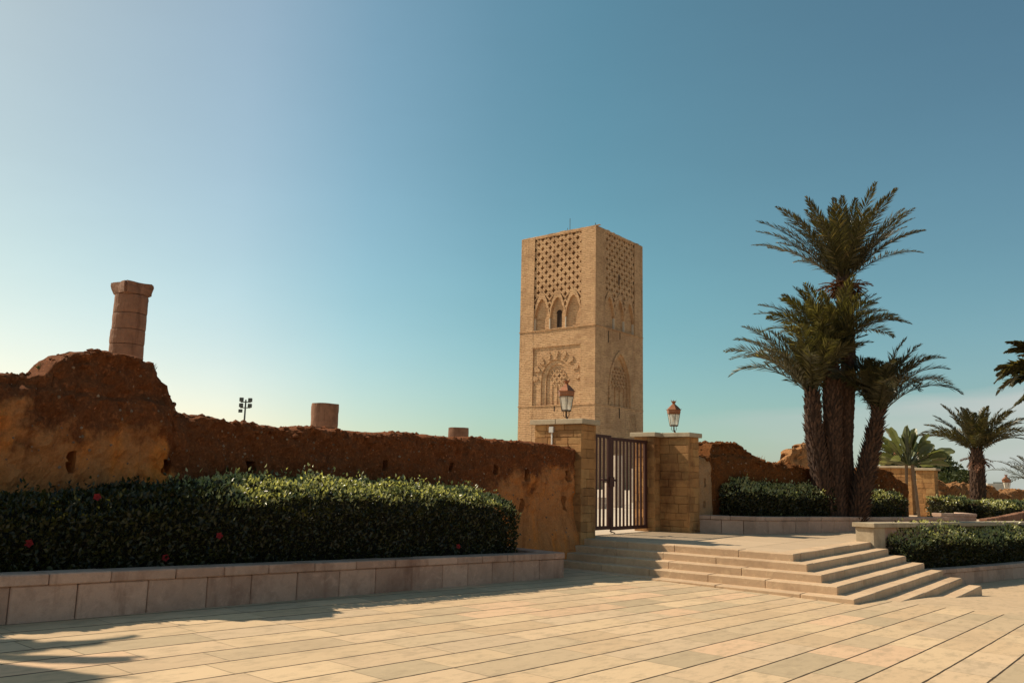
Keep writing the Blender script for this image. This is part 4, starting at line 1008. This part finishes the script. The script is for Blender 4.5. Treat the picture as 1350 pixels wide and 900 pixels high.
# tallest palm
base = at(1116, 672, DP + .5); topc = at(1112, 372, DP + .5)
pa = thing('date_palm', (base.x, base.y, .55), 'tallest date palm of the clump, its crown standing high against the sky', 'palm tree', 'date palms in the clump')
palm_trunk([(base.x, base.y, .4), (base.x + .03, base.y, 3), at(1119, 480, DP + .5), (topc.x, topc.y, topc.z - .3), (topc.x, topc.y, topc.z + .25)], [.30, .25, .24, .25, .20], pa, 800, .11, shag=1.1)
crown((topc.x, topc.y, topc.z + .05), spread(52, R(37), R(88), 3.45, .15, .80, .4), 'frond', pa, nl=70, ll=.50, vee=.4, lw=.040)
dead = [(i*2.39996, R(random.uniform(-50, 25)), random.uniform(.5, .95), .7) for i in range(38)]
crown((topc.x, topc.y, topc.z - .10), dead, 'dead', pa, 'dry_fronds', nl=12, ll=.22, vee=.3, lw=.05, rach=.03)
mb = MB()
for k in range(26):
    t = random.uniform(0, 6.28); q = Vector((topc.x, topc.y, topc.z - .35)) + SIDE*.45 + Vector((random.uniform(-.13,.13), random.uniform(-.13,.13), random.uniform(-.35,.2)))
    mb.tube([q, q + Vector((random.uniform(-.05,.05), random.uniform(-.05,.05), -.25))], [.03, .008], 4)
mb.build('date_cluster', M['bark'], pa)
# middle palm
base = at(1104, 674, DP); topc = at(1096, 492, DP)
pb = thing('date_palm', (base.x, base.y, .55), 'middle date palm of the clump, thick shaggy trunk, in front of the tallest one', 'palm tree', 'date palms in the clump')
palm_trunk([(base.x, base.y, .4), at(1099, 620, DP), at(1097, 540, DP), (topc.x, topc.y, topc.z + .1), (topc.x, topc.y, topc.z + .75)], [.31, .28, .28, .27, .20], pb, 760, .15, shag=1.5)
crown((topc.x, topc.y, topc.z + .55), spread(50, R(48), R(88), 2.9, .45, 1.6, 1.4), 'frond2', pb, nl=66, ll=.52, vee=.4, lw=.038)
# left palm, leaning out
base = at(1090, 668, DP - .3); topc = at(1071, 525, DP - .3)
pc_ = thing('date_palm', (base.x, base.y, .55), 'left hand date palm of the clump with fronds sweeping out to the left', 'palm tree', 'date palms in the clump')
palm_trunk([(base.x, base.y, .4), at(1079, 610, DP - .3), at(1072, 560, DP - .3), (topc.x, topc.y, topc.z + .2)], [.26, .27, .27, .20], pc_, 560, .17, shag=1.5)
fr = []
for (az, el, l, dr) in spread(46, R(46), R(86), 3.25, .50, 1.5, 2.2):
    if math.cos(az - AZR) > .35: l *= .8; el = min(R(88), el + .25)
    else: el -= .05
    fr.append((az, el, l, dr))
crown((topc.x, topc.y, topc.z + .15), fr, 'frond2', pc_, nl=66, ll=.54, vee=.4, lw=.038)
# right palm, leaning to the right
base = at(1127, 672, DP + .2); topc = at(1156, 556, DP + .2)
pd = thing('date_palm', (base.x, base.y, .55), 'short right hand date palm of the clump, its trunk leaning to the right', 'palm tree', 'date palms in the clump')
palm_trunk([(base.x, base.y, .4), at(1137, 640, DP + .2), at(1147, 600, DP + .2), (topc.x, topc.y, topc.z), at(1158, 540, DP + .2)], [.29, .28, .25, .18, .13], pd, 520, .20, shag=1.9)
fr = []
for (az, el, l, dr) in spread(42, R(46), R(86), 2.95, .55, 1.9, .9):
    if math.cos(az - AZR) < -.3: l *= .72; el = min(R(88), el + .30)
    fr.append((az, el, l, dr))
crown(at(1158, 545, DP + .2), fr, 'frond', pd, nl=64, ll=.54, vee=.4, lw=.038)
# the single palm further right
D2 = 50.0
base = at(1290, 682, D2); topc = at(1288, 604, D2)
p2 = thing('date_palm', (base.x, base.y, ZT - .3), 'single date palm standing beyond the parapet at the right', 'palm tree')
palm_trunk([(base.x, base.y, -1), at(1289, 640, D2), (topc.x, topc.y, topc.z), (topc.x, topc.y, topc.z + .5)], [.40, .36, .34, .22], p2, 340, .26)
crown((topc.x, topc.y, topc.z + .35), spread(40, R(32), R(88), 3.15, .30, 1.25, .2), 'frond', p2, nl=64, ll=.46, vee=.35, lw=.055)
dead = [(i*2.39996, R(random.uniform(-60, 0)), random.uniform(.6, 1.1), .6) for i in range(12)]
crown((topc.x, topc.y, topc.z), dead, 'dead', p2, 'dry_fronds', nl=14, ll=.25, vee=.3, lw=.05, rach=.03)
# crown of a palm whose trunk stands outside the picture
q = at(1418, 500, 27); 
p3 = thing('fan_palm', (q.x, q.y, ZT), 'palm at the right edge whose dark drooping leaf tips reach into the picture', 'palm tree')
mb = MB(); mb.tube([(q.x, q.y, -1), (q.x, q.y, q.z)], [.3, .22], 10); mb.build('trunk', M['bark'], p3)
fr = [(AZR + math.pi + a, e, l, d) for a, e, l, d in ((0,.55,2.15,1.7),(.35,.2,1.9,1.5),(-.35,.25,2.0,1.4),(.1,-.25,1.9,.5),(-.1,.9,2.0,1.5),(.6,.6,2.0,1.5),(-.7,.5,2.0,1.5))] + spread(30, R(10), R(85), 1.95, .5, 1.5, .3)
crown((q.x, q.y, q.z), fr, 'frond', p3, nl=60, ll=.40, vee=.0, lw=.10)
q = at(1372, 640, 46)
p4 = thing('date_palm', (q.x, q.y, -.8), 'low palm at the right edge, only its thin fronds showing', 'palm tree')
mb = MB(); mb.tube([(q.x, q.y, -1.2), (q.x, q.y, q.z)], [.3, .25], 10); mb.build('trunk', M['bark'], p4)
crown((q.x, q.y, q.z), spread(22, R(15), R(80), 2.3, .5, 1.2, .8), 'frond', p4, nl=36, ll=.36, vee=.4, lw=.03)

# ------------------------------------------------------------------ broad-leaved plants
def paddle_plant(name, label, q, stems, leaves, L, W, zb, parent_cat='plant', az_plane=None, dr=.5):
    root = thing(name, (q[0], q[1], zb), label, parent_cat)
    st = MB()
    for (x, y, r_) in stems: st.tube([(q[0]+x, q[1]+y, zb), (q[0]+x*.8, q[1]+y*.8, (zb+q[2])/2), (q[0]+x*.5, q[1]+y*.5, q[2])], [r_, r_*.9, r_*1.1], 8)
    st.build('stem', M['bark2'], root)
    lf = MB(); pt = MB()
    for i in range(leaves):
        f = i/(leaves-1)*2 - 1; a = f*R(84) + random.uniform(-.15, .15)                    # fan angle from vertical
        pl = (az_plane if az_plane is not None else AZR) + random.uniform(-.9, .9)
        h = Vector((math.cos(pl), math.sin(pl), 0)); sn = Vector((-h.y, h.x, 0))
        d0 = (h*math.sin(a) + Vector((0,0,1))*math.cos(a)).normalized(); o = Vector(q) + h*f*.12
        pl_len = L*random.uniform(.55, 1.25); e = o + d0*pl_len; pt.tube([o, e], [.035, .02], 5, False)
        ln = L*random.uniform(.75, 1.1); w = W*random.uniform(.8, 1.1); roll = random.uniform(-1.2, 1.2)
        p = e; d = d0; N = 9; V = []; rows = []
        for k in range(N+1):
            t = k/N; d = (d + Vector((0,0,-1))*dr/N*(0.4 + t)).normalized()
            s_ = d.cross(Vector((0,0,1))); s_ = (s_ if s_.length > .05 else sn).normalized(); up_ = s_.cross(d)
            s_ = (s_*math.cos(roll) + up_*math.sin(roll)).normalized(); up_ = s_.cross(d)
            ww = w*.5*math.sin(math.pi*min(1, t*.90 + .08))**.5; jag = random.uniform(.75, 1.05)
            V += [p - s_*ww*jag + up_*ww*.35, p, p + s_*ww*random.uniform(.75, 1.05) + up_*ww*.35]; p = p + d*ln/N
        lf.add(V, [(3*k, 3*k+1, 3*k+4, 3*k+3) for k in range(N)] + [(3*k+1, 3*k+2, 3*k+5, 3*k+4) for k in range(N)])
    lf.build('leaves', M['paddle'], root); pt.build('leaf_stalks', M['paddle'], root)
    return root
q = at(1197, 612, 36.5)
paddle_plant('bird_of_paradise_tree', 'broad leaved fan shaped plant with two bare stems in front of the far gate pier', q, [(-.12, .0, .055), (.28, .12, .06)], 46, .74, .40, .3, 'plant', dr=.5)
sh = Vector((-7.75, 3.35, 0)) - SUN_TRAVEL/SUN_TRAVEL.z*-6.6
paddle_plant('bird_of_paradise_tree', 'tall broad leaved plant beyond the left edge, its shadow on the paving', (sh.x - .92, sh.y - .90, 6.2), [(0, 0, .09), (.3, .2, .08)], 34, .95, .40, ZT, 'plant', az_plane=1.2, dr=.9)

# ------------------------------------------------------------------ far things on the right
def leafy_tree(label, c, r, zb, n=2600, mat='pine', lsz=(.25, .5), group=None, name='pine_tree', lobes=7):
    root = thing(name, (c[0], c[1], zb), label, 'tree', group)
    tr = MB(); tr.tube([(c[0], c[1], zb), (c[0]+.1, c[1], (zb+c[2])/2), (c[0], c[1], c[2])], [.22*r/2, .16*r/2, .06], 8)
    for k in range(5):
        a = k*1.3; tr.tube([(c[0], c[1], c[2] - r*.5), (c[0] + math.cos(a)*r*.6, c[1] + math.sin(a)*r*.6, c[2] + r*.15)], [.07*r/2, .02], 5)
    tr.build('trunk', M['bark'], root)
    P, N = [], []
    for k in range(lobes):
        o = np.array(c) + np.array([random.uniform(-.7,.7)*r, random.uniform(-.7,.7)*r, random.uniform(-.35,.5)*r]); rr = r*random.uniform(.38, .6)
        v = unit(rng.normal(0, 1, (n//lobes, 3))); v[:, 2] *= .75
        P.append(o + v*rr*rng.uniform(.6, 1.05, (len(v), 1))); N.append(v)
    P = np.concatenate(P); N = unit(np.concatenate(N)); ln = rng.uniform(lsz[0], lsz[1], len(P))
    leaves_mesh('crown', P, unit(N + rng.normal(0, .7, N.shape)), N + rng.normal(0, .5, N.shape), ln, ln*.6, M[mat], root)
    return root
for (x, y, d, r, lab) in [(1228, 622, 100, 2.3, 'dark pine crown just right of the far lantern'), (1248, 630, 104, 2.2, 'rounded dark pine beyond the far gate pier, middle of the three'), (1262, 634, 96, 1.5, 'smallest pine of the row, nearest the single palm'), (1180, 607, 110, 1.6, 'small dark tree top left of the broad leaved plant')]:
    c = at(x, y, d); leafy_tree(lab, c, r, ZT - .2, group='pines beyond the far pier')
# second gate further along the wall
def pier2(label, xl, xr, yt, d, caph=.12):
    a, b = at(xl, yt, d), at(xr, yt, d); X = Vector((1, 0, 0)); 
    root = thing('gate_pier', ((a.x+b.x)/2, (a.y+b.y)/2, ZT), label, 'gate pier')
    w = (Vector((b.x, b.y)) - Vector((a.x, a.y))).length; s = Vector((1, 0, 0)); bk = Vector((0, 1, 0)); O = Vector((a.x, a.y, 0)); w *= .88
    mb = MB(); coursed(mb, O, s, -bk, w, -.9, a.z - caph); coursed(mb, O + s*w, bk, s, .8, -.9, a.z - caph); mb.box((.06, .06, -.9), (w-.06, .78, a.z - caph - .01), 0, O, s, bk, Vector((0,0,1)))
    mb.build('masonry', M['ashlar'], root)
    cp = MB(); cp.box((-.12, -.12, a.z - caph), (w + .12, .9, a.z), .015, O, s, bk, Vector((0,0,1))); cp.build('cap_slab', M['capstone'], root)
    return root
pier2('far ochre gate pier with a flat cap, right of the broad leaved plant', 1207, 1235, 616.5, 47)
pier2('far ochre gate pier half hidden behind the leaning palm trunk', 1157, 1208, 613.5, 50)
q = at(1215, 617, 47.4); lantern((q.x, q.y, q.z), 1.0, 'distant lantern on the far gate pier behind the broad leaved plant', group=None)
q = at(1184, 613.5, 50.4); lantern((q.x, q.y, q.z), .9, 'distant lantern mostly hidden by broad leaves, on the left far pier', group=None)
q = at(1328, 650, 74); 
lp = lantern((q.x, q.y, q.z), 1.30, 'small distant lantern on a post above the earth wall at the right edge', group=None)
mb = MB(); mb.tube([(q.x, q.y, -1), (q.x, q.y, q.z + .02)], .07, 8); mb.build('post', M['bronze'], lp)
# far earth walls
def far_wall(label, pts, d0, d1, mat='earth_far', zb=-1.2, jag=.16, seed=3):
    n = len(pts); W = []; tops = []; s = 0; acc = []
    for i, (x, y) in enumerate(pts):
        q = at(x, y, d0 + (d1-d0)*i/(n-1)); W.append((q.x, q.y)); tops.append(q.z)
    for i in range(n):
        if i: s += math.hypot(W[i][0]-W[i-1][0], W[i][1]-W[i-1][1])
        acc.append((s, tops[i]))
    return rammed_wall('rammed_earth_wall', label, W, profile(acc), zb, 1.0, M[mat], ds=.12, dz=.14, rough=.22, jag=jag, seed=seed, stones=2, stone_r=2.5, clods=8)
far_wall('low lumpy earth wall between the far gate pier and the single palm', [(1236, 634), (1243, 633), (1252, 640), (1262, 638), (1278, 637), (1290, 640)], 52, 56, seed=3)
far_wall('low lumpy earth wall right of the single palm, running out of the picture', [(1292, 641), (1305, 640), (1318, 650), (1330, 648), (1345, 645), (1360, 648), (1420, 650)], 60, 72, seed=4)
# the big ruin behind the palms
rw = [(1022, 614), (1030, 609), (1042, 598), (1046, 592), (1058, 588), (1062, 584), (1074, 585), (1082, 596), (1086, 612), (1150, 620)]
far_wall('large eroded earth ruin with small holes rising behind the palm trunks', rw, 62, 64, 'earth_far', -1, .10, seed=6)
# hedges and planters beyond the parapet
def far_hedge(label, x0, x1, yt, d0, d1, dens=260):
    a, b = at(x0, yt, d0), at(x1, yt, d1)
    return hedge(label, [(a.x, a.y), (b.x, b.y)], 1.2, lambda s: -.9, lambda s: a.z + (b.z - a.z)*s/max(.1, (b-a).length), dens, (.10, .2), sprigs=1.5)
far_hedge('clipped hedge left of the single palm beyond the parapet', 1252, 1284, 657, 46, 48)
far_hedge('clipped hedge right of the single palm beyond the parapet', 1303, 1380, 663, 47, 52)
a, b = at(1240, 676, 37.5), at(1287, 677, 41)
c = b + Vector((-.5, .9, 0))*1.6
stone_planter('stone_planter', 'short pale stone planter wall in front of the single palm', [(a.x, a.y, a.z), (b.x, b.y, b.z), (c.x, c.y, b.z)], .7, M['planter_pale'], L=.7)
pts = [(1296, 683.5), (1308, 682), (1322, 679.5), (1334, 677), (1346, 674.5), (1372, 669)]
P_ = [at(x, y, 38 + .12*(i*9)) for i, (x, y) in enumerate(pts)]
root = thing('brick_kerb', P_[0], 'sloping red brick kerb at the right edge behind the parapet', 'kerb')
mb = MB()
for p, q in zip(P_, P_[1:]):
    d = q - p; d.z = 0; n_ = max(2, int(d.length/.24))
    X = d.normalized(); Yv = Vector((-X.y, X.x, 0))
    for k in range(n_):
        o = p.lerp(q, k/n_); mb.box((.01, -.15, -1.4), (d.length/n_ - .01, .15, 0), .015, Vector(o), X, Yv, Vector((0,0,1)), .006)
mb.build('bricks', M['column'], root)
# white building far away
q = at(1316, 642, 150)
wb = thing('white_building', (q.x, q.y, -1), 'tiny white flat roofed building on the skyline right of the single palm', 'building')
mb = MB(); mb.box((-1.6, 0, -1), (.9, 3, at(1316, 637, 150).z), .05, Vector((q.x, q.y, 0)), SIDE, Vector((-SIDE.y, SIDE.x, 0)), Vector((0,0,1))); mb.build('wall', M['render'], wb)
mb = MB(); mb.box((.95, .2, -1), (1.6, 3, at(1316, 635, 150).z), .05, Vector((q.x, q.y, 0)), SIDE, Vector((-SIDE.y, SIDE.x, 0)), Vector((0,0,1))); mb.build('tower_block', M['grey_metal'], wb)

# small tufts growing on the earth mounds
def tuft(label, p, h, n=26, mat='pine'):
    P = np.tile(np.array(p), (n, 1)) + rng.normal(0, h*.18, (n, 3))*np.array([1, 1, .1]); d = unit(rng.normal(0, .5, (n, 3)) + np.array([0, 0, 1.2]))
    ln = rng.uniform(.5, 1.0, n)*h; o = leaves_mesh('grass_tuft', P, d, rng.normal(0, 1, (n, 3)), ln, np.full(n, .02), M[mat]); return tag(o, label, 'grass tuft', 'grass tufts on the ruins')
t1 = on_plane_x(200, 487, -12.1); tuft('small dark tuft of grass on the right shoulder of the mound below the column', (t1.x, t1.y, t1.z - .03), .16)
t2 = on_plane_x(53, 487, -12.3); tuft('thin grass stalk on top of the wall left of the mound', (t2.x, t2.y, t2.z - .02), .16, 8)
t3 = at(1002, 606, 30.5); tuft('dry grass tuft on the earth wall just right of its rounded mound', (t3.x, t3.y, t3.z - .08), .30, 20, 'dead')
